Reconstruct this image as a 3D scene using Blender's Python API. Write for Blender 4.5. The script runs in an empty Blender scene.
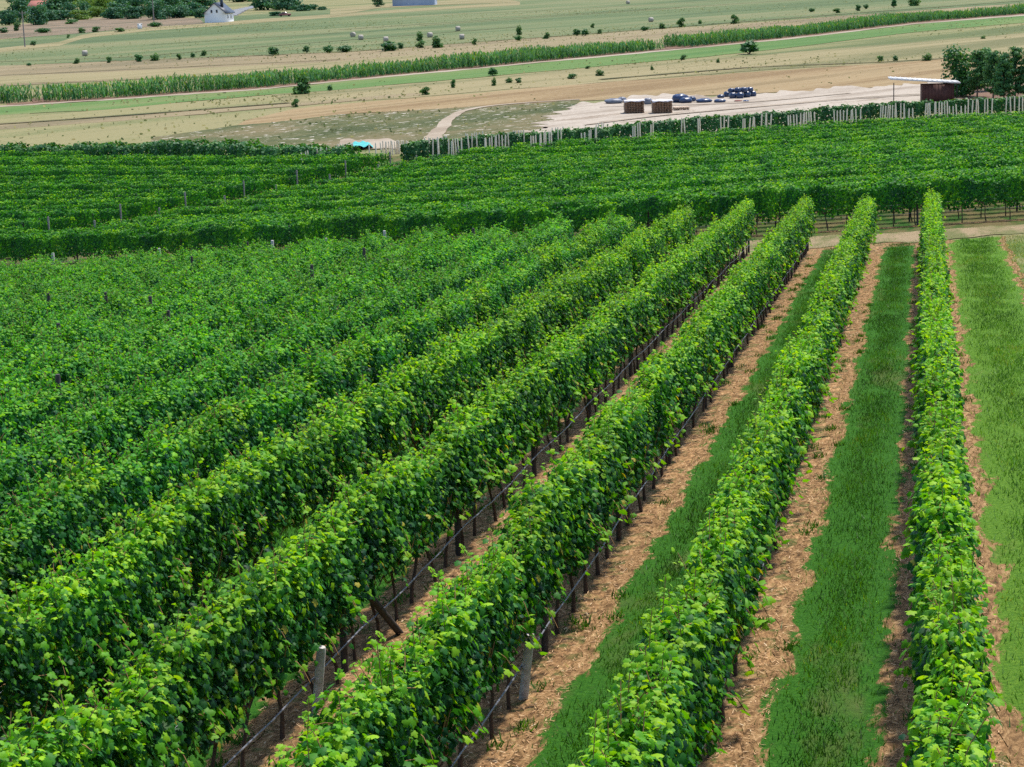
import bpy, math, random
import numpy as np
from mathutils import Matrix, Vector

rng = np.random.default_rng(11)
random.seed(11)
SC = bpy.context.scene
COL = SC.collection

# ------------------------------------------------------------------ camera model and terrain
F, CX, CY = 1990., 512., 383.5
PITCH = math.atan2(CY + 40, F)
ROLL = math.radians(2.0)
CAMZ = 16.
cp, sp = math.cos(PITCH), math.sin(PITCH)
cr, sr = math.cos(ROLL), math.sin(ROLL)
FW = np.array([0, cp, -sp])
RT = cr * np.array([1, 0, 0.]) - sr * np.array([0, sp, cp])
UP = sr * np.array([1, 0, 0.]) + cr * np.array([0, sp, cp])
VPX, VPY, TILT, KP = 926., 70., .0893, 13285.
NV = F * TILT * RT - F * UP + (CY - VPY - TILT * (VPX - CX)) * FW


def ground(x, y):
    """Terrain height: the vineyard's slope easing out into the flat valley floor."""
    x = np.asarray(x, float); y = np.asarray(y, float)
    zp = (KP - NV[0] * np.clip(x, -200, 70.) - NV[1] * np.clip(y, -30., 400)) / NV[2] + CAMZ
    return np.logaddexp(0, zp)


def ray(u, v):
    return (u - CX) / F * RT - (v - CY) / F * UP + FW


def hit(u, v, h=0.):
    r = ray(u, v); t = 3.
    while t < 6000:
        p = r * t
        if p[2] + CAMZ < ground(p[0], p[1]) + h: break
        t *= 1.03
    a, b = t / 1.03, t
    for _ in range(30):
        m = (a + b) / 2; p = r * m
        if p[2] + CAMZ < ground(p[0], p[1]) + h: b = m
        else: a = m
    return r[:2] * a


def proj(x, y, z):
    P = np.array([x, y, z - CAMZ]); d = P @ FW
    return CX + F * (P @ RT) / d, CY - F * (P @ UP) / d, d


RD = ray(VPX, VPY)[:2]; RD = RD / np.linalg.norm(RD)      # direction of the near rows, in plan
PN = np.array([-RD[1], RD[0]])                             # to the left of it
ROWANG = math.atan2(RD[1], RD[0])


def plan(along, left):
    return RD * along + PN * left


def al(p):
    return float(p[:2] @ RD), float(p[:2] @ PN)


# ------------------------------------------------------------------ helpers
def link(o, parent=None):
    COL.objects.link(o)
    if parent is not None: o.parent = parent
    return o


def tag(o, label=None, cat=None, group=None, kind=None):
    if label: o['label'] = label
    if cat: o['category'] = cat
    if group: o['group'] = group
    if kind: o['kind'] = kind
    return o


def empty(name, loc, rz=0.):
    o = bpy.data.objects.new(name, None)
    o.location = loc; o.rotation_euler = (0, 0, rz); o.empty_display_size = .3
    return link(o)


def mk_mesh(name, V, Fs, mats, mi=None, tint=None, smooth=False):
    """Vertices and one or more (n,k) face arrays to a mesh; one material index per face array."""
    me = bpy.data.meshes.new(name)
    V = np.asarray(V, np.float32)
    if not isinstance(Fs, (list, tuple)): Fs = [Fs]
    Fs = [np.asarray(f, np.int32) for f in Fs]
    nl = sum(f.size for f in Fs); nf = sum(len(f) for f in Fs)
    me.vertices.add(len(V)); me.vertices.foreach_set('co', V.ravel())
    me.loops.add(nl); me.polygons.add(nf)
    me.loops.foreach_set('vertex_index', np.concatenate([f.ravel() for f in Fs]))
    tot = np.concatenate([np.full(len(f), f.shape[1], np.int32) for f in Fs])
    me.polygons.foreach_set('loop_start', np.concatenate([[0], np.cumsum(tot)[:-1]]).astype(np.int32))
    me.polygons.foreach_set('loop_total', tot)
    for m in (mats if isinstance(mats, (list, tuple)) else [mats]): me.materials.append(m)
    if mi is not None:
        me.polygons.foreach_set('material_index', np.concatenate([np.full(len(f), k, np.int32) for f, k in zip(Fs, mi)]))
    if smooth: me.polygons.foreach_set('use_smooth', np.ones(nf, bool))
    if tint is not None:
        a = me.attributes.new('tint', 'FLOAT', 'POINT'); a.data.foreach_set('value', np.asarray(tint, np.float32))
    me.update(calc_edges=True); me.validate()
    return me


def obj(name, me, parent=None, loc=(0, 0, 0), rz=0.):
    o = bpy.data.objects.new(name, me)
    o.location = loc; o.rotation_euler = (0, 0, rz)
    return link(o, parent)


class MB:
    """Collects solids into one mesh."""
    def __init__(s): s.V = []; s.F3 = []; s.F4 = []; s.n = 0

    def add(s, V, F):
        V = np.asarray(V, float); F = np.asarray(F, int)
        (s.F3 if F.shape[1] == 3 else s.F4).append(F + s.n); s.V.append(V); s.n += len(V)

    def box(s, c, size, rz=0., M=None, taper=1.):
        h = np.array(size) / 2
        P = np.array([[-1, -1, -1], [1, -1, -1], [1, 1, -1], [-1, 1, -1], [-1, -1, 1], [1, -1, 1], [1, 1, 1], [-1, 1, 1]]) * h
        P[4:, :2] *= taper
        if M is not None: P = P @ np.array(M).T
        ca, sa = math.cos(rz), math.sin(rz)
        P = np.stack([P[:, 0] * ca - P[:, 1] * sa, P[:, 0] * sa + P[:, 1] * ca, P[:, 2]], 1) + np.array(c)
        s.add(P, [[0, 3, 2, 1], [4, 5, 6, 7], [0, 1, 5, 4], [1, 2, 6, 5], [2, 3, 7, 6], [3, 0, 4, 7]])

    def tube(s, pts, rad, n=6, cap=True):
        pts = np.asarray(pts, float); m = len(pts)
        rad = np.broadcast_to(np.asarray(rad, float), (m,))
        T = np.gradient(pts, axis=0); T /= np.linalg.norm(T, axis=1)[:, None] + 1e-9
        ref = np.array([0, 0, 1.]) if abs(T[0, 2]) < .9 else np.array([1., 0, 0])
        A = np.cross(T, ref); A /= np.linalg.norm(A, axis=1)[:, None] + 1e-9
        B = np.cross(T, A)
        th = np.linspace(0, 2 * math.pi, n, endpoint=False)
        R = pts[:, None] + rad[:, None, None] * (np.cos(th)[None, :, None] * A[:, None] + np.sin(th)[None, :, None] * B[:, None])
        Fq = [[i * n + k, i * n + (k + 1) % n, (i + 1) * n + (k + 1) % n, (i + 1) * n + k] for i in range(m - 1) for k in range(n)]
        s.add(R.reshape(-1, 3), Fq)
        if cap:
            s.add(np.vstack([R[-1], pts[-1:]]), [[k, (k + 1) % n, n] for k in range(n)])
            s.add(np.vstack([R[0], pts[:1]]), [[(k + 1) % n, k, n] for k in range(n)])

    def mesh(s, name, mat, smooth=False):
        Fs = [np.vstack(f) for f in (s.F3, s.F4) if f]
        return mk_mesh(name, np.vstack(s.V), Fs, mat, smooth=smooth)

    def build(s, name, mat, parent=None, loc=(0, 0, 0), rz=0., smooth=False):
        return obj(name, s.mesh(name, mat, smooth), parent, loc, rz)


# ------------------------------------------------------------------ materials
def nt(name):
    m = bpy.data.materials.new(name); m.use_nodes = True
    t = m.node_tree; t.nodes.clear()
    return m, t, t.nodes, t.links


def ramp(N, L, fac, stops):
    r = N.new('ShaderNodeValToRGB'); e = r.color_ramp.elements
    while len(e) < len(stops): e.new(.5)
    for q, (p, c) in zip(e, stops): q.position = p; q.color = (*c, 1)
    L.new(fac, r.inputs[0]); return r.outputs[0]


def noise(N, L, vec, scale, detail=4, rough=.6, dist=0.):
    n = N.new('ShaderNodeTexNoise'); n.inputs['Scale'].default_value = scale
    n.inputs['Detail'].default_value = detail; n.inputs['Roughness'].default_value = rough
    n.inputs['Distortion'].default_value = dist
    L.new(vec, n.inputs['Vector']); return n.outputs['Fac']


def mixc(N, L, fac, a, b, mode='MIX'):
    m = N.new('ShaderNodeMix'); m.data_type = 'RGBA'; m.blend_type = mode
    for s, v in ((m.inputs[0], fac), (m.inputs[6], a), (m.inputs[7], b)):
        if isinstance(v, (int, float)): s.default_value = v
        elif isinstance(v, tuple): s.default_value = (*v, 1)
        else: L.new(v, s)
    return m.outputs[2]


def mapping(N, L, rz=0., sc=(1, 1, 1)):
    g = N.new('ShaderNodeNewGeometry'); mp = N.new('ShaderNodeMapping'); mp.vector_type = 'TEXTURE'
    mp.inputs['Rotation'].default_value = (0, 0, rz); mp.inputs['Scale'].default_value = sc
    L.new(g.outputs['Position'], mp.inputs['Vector']); return mp.outputs['Vector'], g.outputs['Position']


def finish(m, N, L, col, rough=.9, spec=.2, bump=None, bstr=.5, bdist=.02):
    b = N.new('ShaderNodeBsdfPrincipled'); o = N.new('ShaderNodeOutputMaterial')
    if isinstance(col, tuple): b.inputs['Base Color'].default_value = (*col, 1)
    else: L.new(col, b.inputs['Base Color'])
    b.inputs['Roughness'].default_value = rough; b.inputs['Specular IOR Level'].default_value = spec
    if bump is not None:
        q = N.new('ShaderNodeBump'); q.inputs['Strength'].default_value = bstr; q.inputs['Distance'].default_value = bdist
        L.new(bump, q.inputs['Height']); L.new(q.outputs[0], b.inputs['Normal'])
    L.new(b.outputs[0], o.inputs[0]); return m


def m_plain(name, c, c2=None, scale=6., rough=.8, spec=.3, det=4):
    m, t, N, L = nt(name)
    tc = N.new('ShaderNodeTexCoord')
    f = noise(N, L, tc.outputs['Object'], scale, det)
    c2 = c2 or tuple(x * .7 for x in c)
    return finish(m, N, L, ramp(N, L, f, [(.3, c2), (.7, c)]), rough, spec, f, .3, .01)


def m_leaf(name, stops, transl=.4, tcol=(1.5, 1.35, .25), rough=.42, spec=.5, vary=.25):
    m, t, N, L = nt(name)
    at = N.new('ShaderNodeAttribute'); at.attribute_name = 'tint'
    oi = N.new('ShaderNodeObjectInfo')
    c = ramp(N, L, at.outputs['Fac'], stops)
    g = N.new('ShaderNodeNewGeometry')
    nz = noise(N, L, g.outputs['Position'], .35, 3)
    k = N.new('ShaderNodeMapRange'); L.new(nz, k.inputs[0]); k.inputs[1].default_value = .3; k.inputs[2].default_value = .7
    k.inputs[3].default_value = 1 - vary; k.inputs[4].default_value = 1 + vary
    mu = N.new('ShaderNodeVectorMath'); mu.operation = 'SCALE'; L.new(c, mu.inputs[0]); L.new(k.outputs[0], mu.inputs['Scale'])
    col = mu.outputs[0]
    under = mixc(N, L, .45, col, (.10, .19, .05))
    col2 = mixc(N, L, g.outputs['Backfacing'], col, under)
    b = N.new('ShaderNodeBsdfPrincipled'); L.new(col2, b.inputs['Base Color'])
    b.inputs['Roughness'].default_value = rough; b.inputs['Specular IOR Level'].default_value = spec
    tr = N.new('ShaderNodeBsdfTranslucent')
    tm = N.new('ShaderNodeVectorMath'); tm.operation = 'MULTIPLY'; L.new(col, tm.inputs[0]); tm.inputs[1].default_value = tcol
    L.new(tm.outputs[0], tr.inputs['Color'])
    mx = N.new('ShaderNodeMixShader'); mx.inputs[0].default_value = transl
    L.new(b.outputs[0], mx.inputs[1]); L.new(tr.outputs[0], mx.inputs[2])
    o = N.new('ShaderNodeOutputMaterial'); L.new(mx.outputs[0], o.inputs[0])
    return m


FIELD_A = math.atan2(*(hit(1024, 15) - hit(7, 106))[::-1])     # direction of the valley's field strips


def m_field(name, cols, sc=.05, streak=8., fine=2.2, rz=FIELD_A, bump=.6, spots=None):
    """Dry grass or stubble: broad streaks along the strips, broken up by finer tufts."""
    m, t, N, L = nt(name)
    v, pos = mapping(N, L, rz, (streak, 1, 1))
    a = noise(N, L, v, sc, 5, .62, .3)
    b = noise(N, L, pos, fine, 6, .7)
    v2, _ = mapping(N, L, rz, (streak * 2.2, 1, 1))
    c = noise(N, L, v2, .35, 3, .6)
    ad = N.new('ShaderNodeMath'); ad.operation = 'MULTIPLY_ADD'; L.new(b, ad.inputs[0]); ad.inputs[1].default_value = .42; L.new(a, ad.inputs[2])
    a2 = N.new('ShaderNodeMath'); a2.operation = 'MULTIPLY_ADD'; L.new(c, a2.inputs[0]); a2.inputs[1].default_value = .32; L.new(ad.outputs[0], a2.inputs[2])
    s0 = N.new('ShaderNodeMath'); s0.operation = 'MULTIPLY_ADD'; L.new(a2.outputs[0], s0.inputs[0]); s0.inputs[1].default_value = 2.1; s0.inputs[2].default_value = -1.32
    n = len(cols); cols = [(.86 * c_[0], .84 * c_[1], .80 * c_[2]) for c_ in cols]
    col = ramp(N, L, s0.outputs[0], [(.22 + .56 * i / (n - 1), c) for i, c in enumerate(cols)])
    if spots:
        vv, pp = mapping(N, L, rz, (2, 1, 1))
        s = noise(N, L, vv, spots[2], 3, .7)
        col = mixc(N, L, ramp(N, L, s, [(spots[1], (0, 0, 0)), (spots[1] + .03, (1, 1, 1))]), col, spots[0])
    return finish(m, N, L, col, .95, .1, b, bump, .05)


M = {}
# vine leaves, mature blue green to young yellow green, which also paints sunlit tops
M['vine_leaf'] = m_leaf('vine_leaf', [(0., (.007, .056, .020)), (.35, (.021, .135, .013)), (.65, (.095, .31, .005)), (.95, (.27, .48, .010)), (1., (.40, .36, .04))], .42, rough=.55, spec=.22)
M['vine_leaf_blue'] = m_leaf('vine_leaf_blue', [(0., (.008, .066, .026)), (.35, (.019, .15, .026)), (.65, (.068, .29, .016)), (.95, (.18, .43, .014)), (1., (.40, .36, .04))], .42, rough=.55, spec=.18)
M['vine_leaf_far'] = m_leaf('vine_leaf_far', [(0., (.008, .072, .020)), (.4, (.024, .15, .014)), (.75, (.080, .28, .009)), (1., (.20, .40, .015))], .4, rough=.6, spec=.2)
M['hedge_leaf'] = m_leaf('hedge_leaf', [(0., (.015, .085, .028)), (.6, (.035, .14, .03)), (1., (.08, .21, .03))], .3, rough=.55, spec=.3)
M['shrub_leaf'] = m_leaf('shrub_leaf', [(0., (.035, .11, .035)), (.6, (.075, .18, .05)), (1., (.14, .26, .06))], .35, rough=.6, spec=.2)
M['tree_leaf'] = m_leaf('tree_leaf', [(0., (.018, .085, .05)), (.6, (.038, .135, .06)), (1., (.10, .22, .07))], .25, rough=.6, spec=.25)
M['pine_leaf'] = m_leaf('pine_leaf', [(0., (.03, .12, .045)), (.6, (.065, .18, .05)), (1., (.14, .28, .06))], .2, rough=.6, spec=.25)
M['lime_leaf'] = m_leaf('lime_leaf', [(0., (.07, .15, .03)), (1., (.16, .27, .04))], .3, rough=.6, spec=.25)
M['corn_leaf'] = m_leaf('corn_leaf', [(0., (.022, .11, .038)), (.6, (.058, .20, .05)), (.96, (.12, .28, .06)), (1., (.28, .28, .10))], .3, rough=.5, spec=.35)
M['grass_blade'] = m_leaf('grass_blade', [(0., (.012, .06, .004)), (.5, (.040, .13, .006)), (.85, (.09, .25, .010)), (1., (.26, .25, .09))], .35, rough=.55, spec=.3, vary=.3)
M['straw_bit'] = m_leaf('straw_bit', [(0., (.22, .11, .05)), (.5, (.42, .25, .12)), (.9, (.60, .42, .24)), (1., (.72, .6, .42))], .1, (1, 1, 1), .8, .2, .15)
M['trunk'] = m_plain('vine_bark', (.10, .06, .04), (.04, .025, .02), 30)
M['bark'] = m_plain('tree_bark', (.20, .15, .11), (.09, .07, .05), 8)
M['cane'] = m_plain('cane', (.30, .16, .06), (.2, .12, .05), 12)
M['dark_post'] = m_plain('dark_wood', (.075, .06, .055), (.03, .025, .025), 14)
M['grey_post'] = m_plain('grey_wood', (.30, .27, .25), (.14, .12, .11), 14)
M['pale_post'] = m_plain('pale_wood', (.55, .52, .50), (.32, .28, .26), 10)
M['stake'] = m_plain('stake_wood', (.84, .73, .56), (.58, .47, .34), 3)
M['hose'] = m_plain('hose_plastic', (.20, .20, .23), (.12, .12, .14), 4, .4, .5)
M['wire'] = m_plain('steel_wire', (.5, .5, .5), (.35, .35, .35), 4, .4, .6)


def m_soil():
    m, t, N, L = nt('straw_soil')
    v, pos = mapping(N, L, ROWANG, (2.5, 1, 1))
    a = noise(N, L, pos, .55, 5, .65)
    b = noise(N, L, v, 11., 6, .75, .6)
    c = noise(N, L, pos, 3.2, 5, .65, .4)
    col = ramp(N, L, b, [(.30, (.045, .027, .012)), (.42, (.145, .082, .036)), (.54, (.30, .175, .078)), (.70, (.55, .37, .19))])
    red = ramp(N, L, a, [(.32, (.58, .54, .50)), (.5, (.95, .92, .9)), (.68, (1.15, 1.12, 1.08))])
    col = mixc(N, L, 1., col, red, 'MULTIPLY')
    weed = ramp(N, L, c, [(.50, (0, 0, 0)), (.64, (.85, .85, .85))])
    col = mixc(N, L, weed, col, (.055, .085, .018))
    return finish(m, N, L, col, .95, .15, b, .9, .04)


def m_turf(name, dark, mid, dry, dryness=.7, edge=None):
    """Mown grass; towards a strip's edge ('tint' falls to 0) it breaks up into the soil beside it."""
    m, t, N, L = nt(name)
    v, pos = mapping(N, L, ROWANG, (3, 1, 1))
    a = noise(N, L, v, .6, 5, .65, .3)
    b = noise(N, L, pos, 18., 5, .75)
    col = ramp(N, L, b, [(.35, dark), (.65, mid)])
    d = ramp(N, L, a, [(dryness - .1, (0, 0, 0)), (dryness + .08, (.8, .8, .8))])
    col = mixc(N, L, d, col, dry)
    if edge:
        at = N.new('ShaderNodeAttribute'); at.attribute_name = 'tint'
        e = noise(N, L, v, 2.4, 7, .75, .6)
        sub = N.new('ShaderNodeMath'); sub.operation = 'MULTIPLY_ADD'; L.new(e, sub.inputs[0]); sub.inputs[1].default_value = 2.2; ad = N.new('ShaderNodeMath'); ad.operation = 'SUBTRACT'; L.new(at.outputs['Fac'], ad.inputs[0]); ad.inputs[1].default_value = .6; L.new(ad.outputs[0], sub.inputs[2])
        f = ramp(N, L, sub.outputs[0], [(.90, (0, 0, 0)), (1.04, (1, 1, 1))])
        so = ramp(N, L, noise(N, L, v, 11., 6, .75, .6), [(.30, (.045, .027, .012)), (.42, (.145, .082, .036)), (.54, (.30, .175, .078)), (.70, (.55, .37, .19))])
        col = mixc(N, L, f, so, col)
    return finish(m, N, L, col, .95, .1, b, 1., .05)


M['soil'] = m_soil()
M['turf'] = m_turf('turf', (.014, .075, .006), (.045, .15, .012), (.14, .13, .05), .66, True)
M['lawn'] = m_turf('lawn', (.04, .12, .008), (.12, .23, .022), (.17, .155, .06), .74, True)
M['row_turf'] = m_turf('row_turf', (.012, .05, .006), (.035, .10, .012), (.15, .105, .05), .50)
M['verge'] = m_turf('dry_verge', (.06, .11, .02), (.13, .18, .04), (.27, .23, .11), .55)
M['track'] = m_turf('track_dirt', (.17, .125, .068), (.36, .27, .16), (.10, .12, .035), .51)
M['ground'] = m_field('meadow', [(.10, .125, .05), (.15, .165, .07), (.21, .20, .095), (.25, .225, .115), (.17, .17, .08)], .035)
M['green_meadow'] = m_field('green_meadow', [(.072, .108, .048), (.105, .145, .062), (.145, .17, .08), (.19, .185, .095)], .03)
M['dry_meadow'] = m_field('dry_meadow', [(.14, .14, .065), (.22, .195, .10), (.275, .235, .13), (.19, .17, .085)], .04)
M['brown_meadow'] = m_field('brown_meadow', [(.17, .145, .085), (.225, .18, .105), (.26, .215, .13), (.17, .155, .075)], .05)
M['fresh_strip'] = m_field('fresh_strip', [(.07, .15, .04), (.11, .185, .055), (.16, .19, .075)], .05)
M['stubble'] = m_field('stubble', [(.19, .13, .065), (.25, .18, .095), (.30, .225, .125), (.21, .155, .08)], .08, 14., 1.5)
M['scrub'] = m_field('stony_scrub', [(.055, .07, .025), (.09, .10, .04), (.125, .115, .055), (.16, .135, .07)], .08, 2.5, 1.2, spots=((.40, .36, .30), .605, 1.1))
M['gravel'] = m_field('gravel', [(.27, .225, .18), (.34, .295, .245), (.42, .37, .315), (.25, .205, .16)], .12, 3., 2.5, spots=((.20, .19, .10), .665, .22))
M['pale_dirt'] = m_field('pale_dirt', [(.26, .21, .16), (.33, .275, .215), (.37, .32, .26)], .12, 3., 2.5)
M['red_soil'] = m_field('ploughed_soil', [(.13, .08, .06), (.19, .12, .085)], .1, 5., 1.)
M['bank'] = m_field('grass_bank', [(.06, .075, .03), (.10, .095, .045), (.15, .125, .07)], .2, 4., 1.2)
M['asphalt'] = m_plain('old_asphalt', (.17, .175, .18), (.12, .12, .125), .5)
M['furze'] = m_field('furze', [(.085, .09, .05), (.17, .13, .095), (.24, .18, .12), (.13, .11, .08)], .07, 3., .8)

# ------------------------------------------------------------------ terrain sheet
def axis(*segs):
    out = []
    for a, b, s in segs: out += list(np.arange(a, b, s))
    return np.array(out + [segs[-1][1]])


def sheet(name, X, Y, mat, off=0., tint=None):
    """X, Y: (n,m) plan coordinates; drapes the grid on the terrain."""
    Z = ground(X, Y) + off
    n, m = X.shape
    i = np.arange(n * m).reshape(n, m)
    Fq = np.stack([i[:-1, :-1], i[:-1, 1:], i[1:, 1:], i[1:, :-1]], -1).reshape(-1, 4)
    V = np.stack([X, Y, Z], -1).reshape(-1, 3)
    a = V[Fq[0]]
    if np.cross(a[1] - a[0], a[2] - a[0])[2] < 0: Fq = Fq[:, ::-1]
    return tag(obj(name, mk_mesh(name, V, Fq, mat, smooth=True, tint=tint)), kind='structure')


gx = axis((-6000, -1000, 500), (-1000, -200, 50), (-200, -60, 5), (-60, 90, 1.5), (90, 250, 8), (250, 1000, 75), (1000, 6000, 500))
gy = axis((-600, -40, 40), (-40, 0, 4), (0, 240, 1.5), (240, 400, 8), (400, 1000, 40), (1000, 9000, 500))
X, Y = np.meshgrid(gx, gy, indexing='ij')
sheet('ground', X, Y, M['ground'])


def block(name, a0, a1, l0, l1, mat, off, step=1.5):
    A, Lf = np.meshgrid(np.linspace(a0, a1, max(2, int((a1 - a0) / step) + 1)), np.linspace(l0, l1, max(2, int(abs(l1 - l0) / step) + 1)), indexing='ij')
    return sheet(name, RD[0] * A + PN[0] * Lf, RD[1] * A + PN[1] * Lf, mat, off)


def wob(t, amp, seed):
    r = np.random.default_rng(seed); s = np.zeros_like(t)
    for k in range(7):
        fr = .15 * 1.75 ** k; s += np.sin(t * fr * 6.28 + r.uniform(0, 6.28)) * amp / (1 + k * .35)
    return s


def strip(name, a0, a1, lc, w, mat, off, seed, amp=.05, nl=9):
    """A strip along the rows with a wandering edge; 'tint' runs from 0 at its edges to 1 inside."""
    t = np.arange(a0, a1, .25)
    w = w + .5
    e0 = lc - w / 2 + wob(t, amp, seed); e1 = lc + w / 2 + wob(t, amp, seed + 50)
    A = np.repeat(t[:, None], nl, 1); q = np.linspace(0, 1, nl)
    Lf = e0[:, None] * (1 - q) + e1[:, None] * q
    tn = np.clip(np.minimum(q, 1 - q) * w / .5, 0, 1)
    return sheet(name, RD[0] * A + PN[0] * Lf, RD[1] * A + PN[1] * Lf, mat, off, np.tile(tn, len(t)))


ROW0, DROW = -.24, 2.35
NROWS = 19
rowleft = lambda i: ROW0 + DROW * i
ENDA = [-4, -.3, 2.2, 4.5, 6.9, 9.2, 11.5, 16, 26, 37, 60]
ENDV = [76.3, 76.3, 76.5, 77.6, 78.2, 78.3, 77.4, 75.6, 75.2, 75.2, 75.2]
rowend = lambda l: float(np.interp(l, ENDA, ENDV))

block('vineyard_soil', 6, 79, -.95, 50, M['soil'], .012)
for i in range(-1, NROWS - 1):
    lc = rowleft(i) + DROW / 2
    if i == -1:
        strip('grass_strip', 6, 78.2, rowleft(0) - 1.62, 1.75, M['lawn'], .024, 3, .05)
    else:
        strip('grass_strip', 6, rowend(lc) + .6, lc, 1.12, M['turf'], .024, 10 + i, .045)
strip('dry_verge', 6, 79, rowleft(0) - 4.8, 4.9, M['verge'], .012, 4, .06)

# far block geometry: rows across the slope, (left, along) slope SL
SL = .15
A0 = 86.7 + .15 * 3.0
rowA = lambda k, l: A0 + SL * l - .45 + 2.35 * k
t = np.linspace(-40, 75, 460)
E0 = 78.6 + wob(t, .30, 5); E1 = 83.6 + SL * t + wob(t, .22, 6)
q = np.linspace(0, 1, 7)
A_ = E0[:, None] * (1 - q) + E1[:, None] * q; L_ = np.repeat(t[:, None], 7, 1)
sheet('headland_track', RD[0] * A_ + PN[0] * L_, RD[1] * A_ + PN[1] * L_, M['track'], .03)
t = np.linspace(-45, 110, 210)
E0 = 83.3 + SL * t; E1 = np.full_like(t, 172.) - .2 * np.clip(t, 0, 40)
q = np.linspace(0, 1, 70)
A_ = E0[:, None] * (1 - q) + E1[:, None] * q; L_ = np.repeat(t[:, None], 70, 1)
sheet('vineyard_turf', RD[0] * A_ + PN[0] * L_, RD[1] * A_ + PN[1] * L_, M['row_turf'], .02)
strip_t = np.linspace(-40, 60, 300)
E0 = 85.75 + SL * strip_t + wob(strip_t, .05, 8); E1 = 86.55 + SL * strip_t + wob(strip_t, .05, 9)
q = np.linspace(0, 1, 3)
A_ = E0[:, None] * (1 - q) + E1[:, None] * q; L_ = np.repeat(strip_t[:, None], 3, 1)
sheet('row_soil', RD[0] * A_ + PN[0] * L_, RD[1] * A_ + PN[1] * L_, M['soil'], .035)

# ------------------------------------------------------------------ valley fields, strip by strip
def field(name, top, bot, mat, off, nu=60, nv=6, amp=.0, seed=0, ragged=0.):
    """A field between an upper and a lower edge, both traced and laid on the valley floor."""
    u = np.linspace(min(p[0] for p in top), max(p[0] for p in top), nu)
    u2 = np.linspace(min(p[0] for p in bot), max(p[0] for p in bot), nu)
    T = np.array([hit(a, np.interp(a, *zip(*top))) for a in u])
    B = np.array([hit(a, np.interp(a, *zip(*bot))) for a in u2])
    if amp:
        s = np.linspace(0, np.linalg.norm(T[-1] - T[0]), nu)
        T[:, 1] += wob(s * .12, amp * 1.3, seed); B[:, 1] += wob(s * .12, amp, seed + 9)
    q = np.linspace(0, 1, nv)[None, :, None]
    G = B[:, None] * (1 - q) + T[:, None] * q
    if ragged: G[0, :, 0] += np.random.default_rng(seed).uniform(-ragged, ragged * .4, nv)
    return sheet(name, G[..., 0], G[..., 1], mat, off)


PATH = [(-160, 119), (7, 106.3), (116, 99.7), (266, 89), (340, 81.5), (672, 50.3), (781, 40), (915, 24), (1024, 15.5), (1180, 2)]
sh = lambda d, pts=PATH: [(u, v + d) for u, v in pts]
field('green_meadow', [(-160, 45), (0, 40), (150, 22), (400, 4), (700, -9), (1180, -22)], [(-160, 78), (0, 66), (340, 52), (680, 27), (1024, 3), (1180, -8)], M['green_meadow'], .03, amp=1.)
field('dry_meadow', [(-160, 56), (0, 48), (60, 42), (85, 34), (150, 27), (420, 8), (520, 2)], [(-160, 62), (0, 52), (60, 46), (85, 38), (150, 31), (420, 11), (520, 5)], M['dry_meadow'], .05, amp=.7, seed=3)
field('brown_meadow', [(-160, 78), (0, 66), (340, 53), (680, 28), (1024, 3), (1180, -8)], [(-160, 100), (0, 86), (340, 71), (660, 44), (1024, 9), (1180, -3)], M['brown_meadow'], .05, amp=.8, seed=5)
field('dry_meadow', [(-160, 88), (0, 77), (340, 62), (420, 55)], [(-160, 98), (0, 85), (340, 70), (420, 64)], M['dry_meadow'], .07, amp=.5, seed=6)
field('fresh_strip', sh(.4), [(-160, 128), (7, 115), (116, 109), (266, 95), (340, 90), (672, 60), (781, 49), (915, 32), (1024, 23), (1180, 8)], M['fresh_strip'], .05, amp=.4, seed=7)
field('green_meadow', [(-160, 127), (7, 114.5), (116, 108), (180, 103)], [(-160, 160), (0, 155), (116, 152), (200, 150)], M['ground'], .04, amp=1.6, seed=70, ragged=3.)
field('footpath', sh(-.6), sh(.5), M['pale_dirt'], .07, nu=160, amp=.35)
field('dry_meadow', [(-160, 136), (0, 125), (120, 117), (290, 103), (420, 93)], [(-160, 140), (0, 130), (120, 121.5), (290, 106.5), (420, 96)], M['brown_meadow'], .05, amp=.3, seed=8)
field('dry_meadow', [(270, 93), (420, 84), (672, 61), (800, 52), (1024, 33), (1180, 20)], [(290, 105), (420, 97), (672, 77), (800, 68), (955, 60), (1180, 42)], M['dry_meadow'], .04, amp=.5, seed=9)
field('stubble_field', [(245, 121), (290, 110), (340, 104.5), (500, 91), (672, 78), (800, 69), (955, 59.5), (1180, 44)], [(235, 127), (290, 121), (340, 114.5), (500, 106), (672, 97), (800, 92), (955, 83), (1180, 70)], M['stubble'], .05, amp=.4, seed=11)
field('stony_scrub', [(150, 139), (230, 127), (290, 121), (340, 114.5), (480, 107), (580, 101)], [(150, 152), (235, 152), (300, 152), (380, 150), (440, 147), (545, 141)], M['scrub'], .06, amp=.4, seed=12)
field('gravel_yard', [(572, 103), (620, 98.5), (760, 96), (850, 87), (900, 84), (960, 84), (1010, 86)], [(520, 146), (620, 136), (760, 124), (850, 117), (900, 113), (960, 110), (1010, 106)], M['gravel'], .08, nu=240, nv=26, amp=2.2, seed=13, ragged=2.2)
field('pine_soil', [(935, 86), (1000, 84), (1180, 74)], [(935, 112), (1000, 108), (1180, 98)], M['red_soil'], .10, amp=.3, seed=14)
field('dirt_path', [(424, 148), (430, 137), (441, 123), (454, 113), (470, 108.5), (500, 106)], [(436, 148), (446, 137), (452, 124), (462, 115), (478, 110.5), (504, 107.5)], M['pale_dirt'], .10, nu=30, amp=.25, seed=15) if False else None
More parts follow.
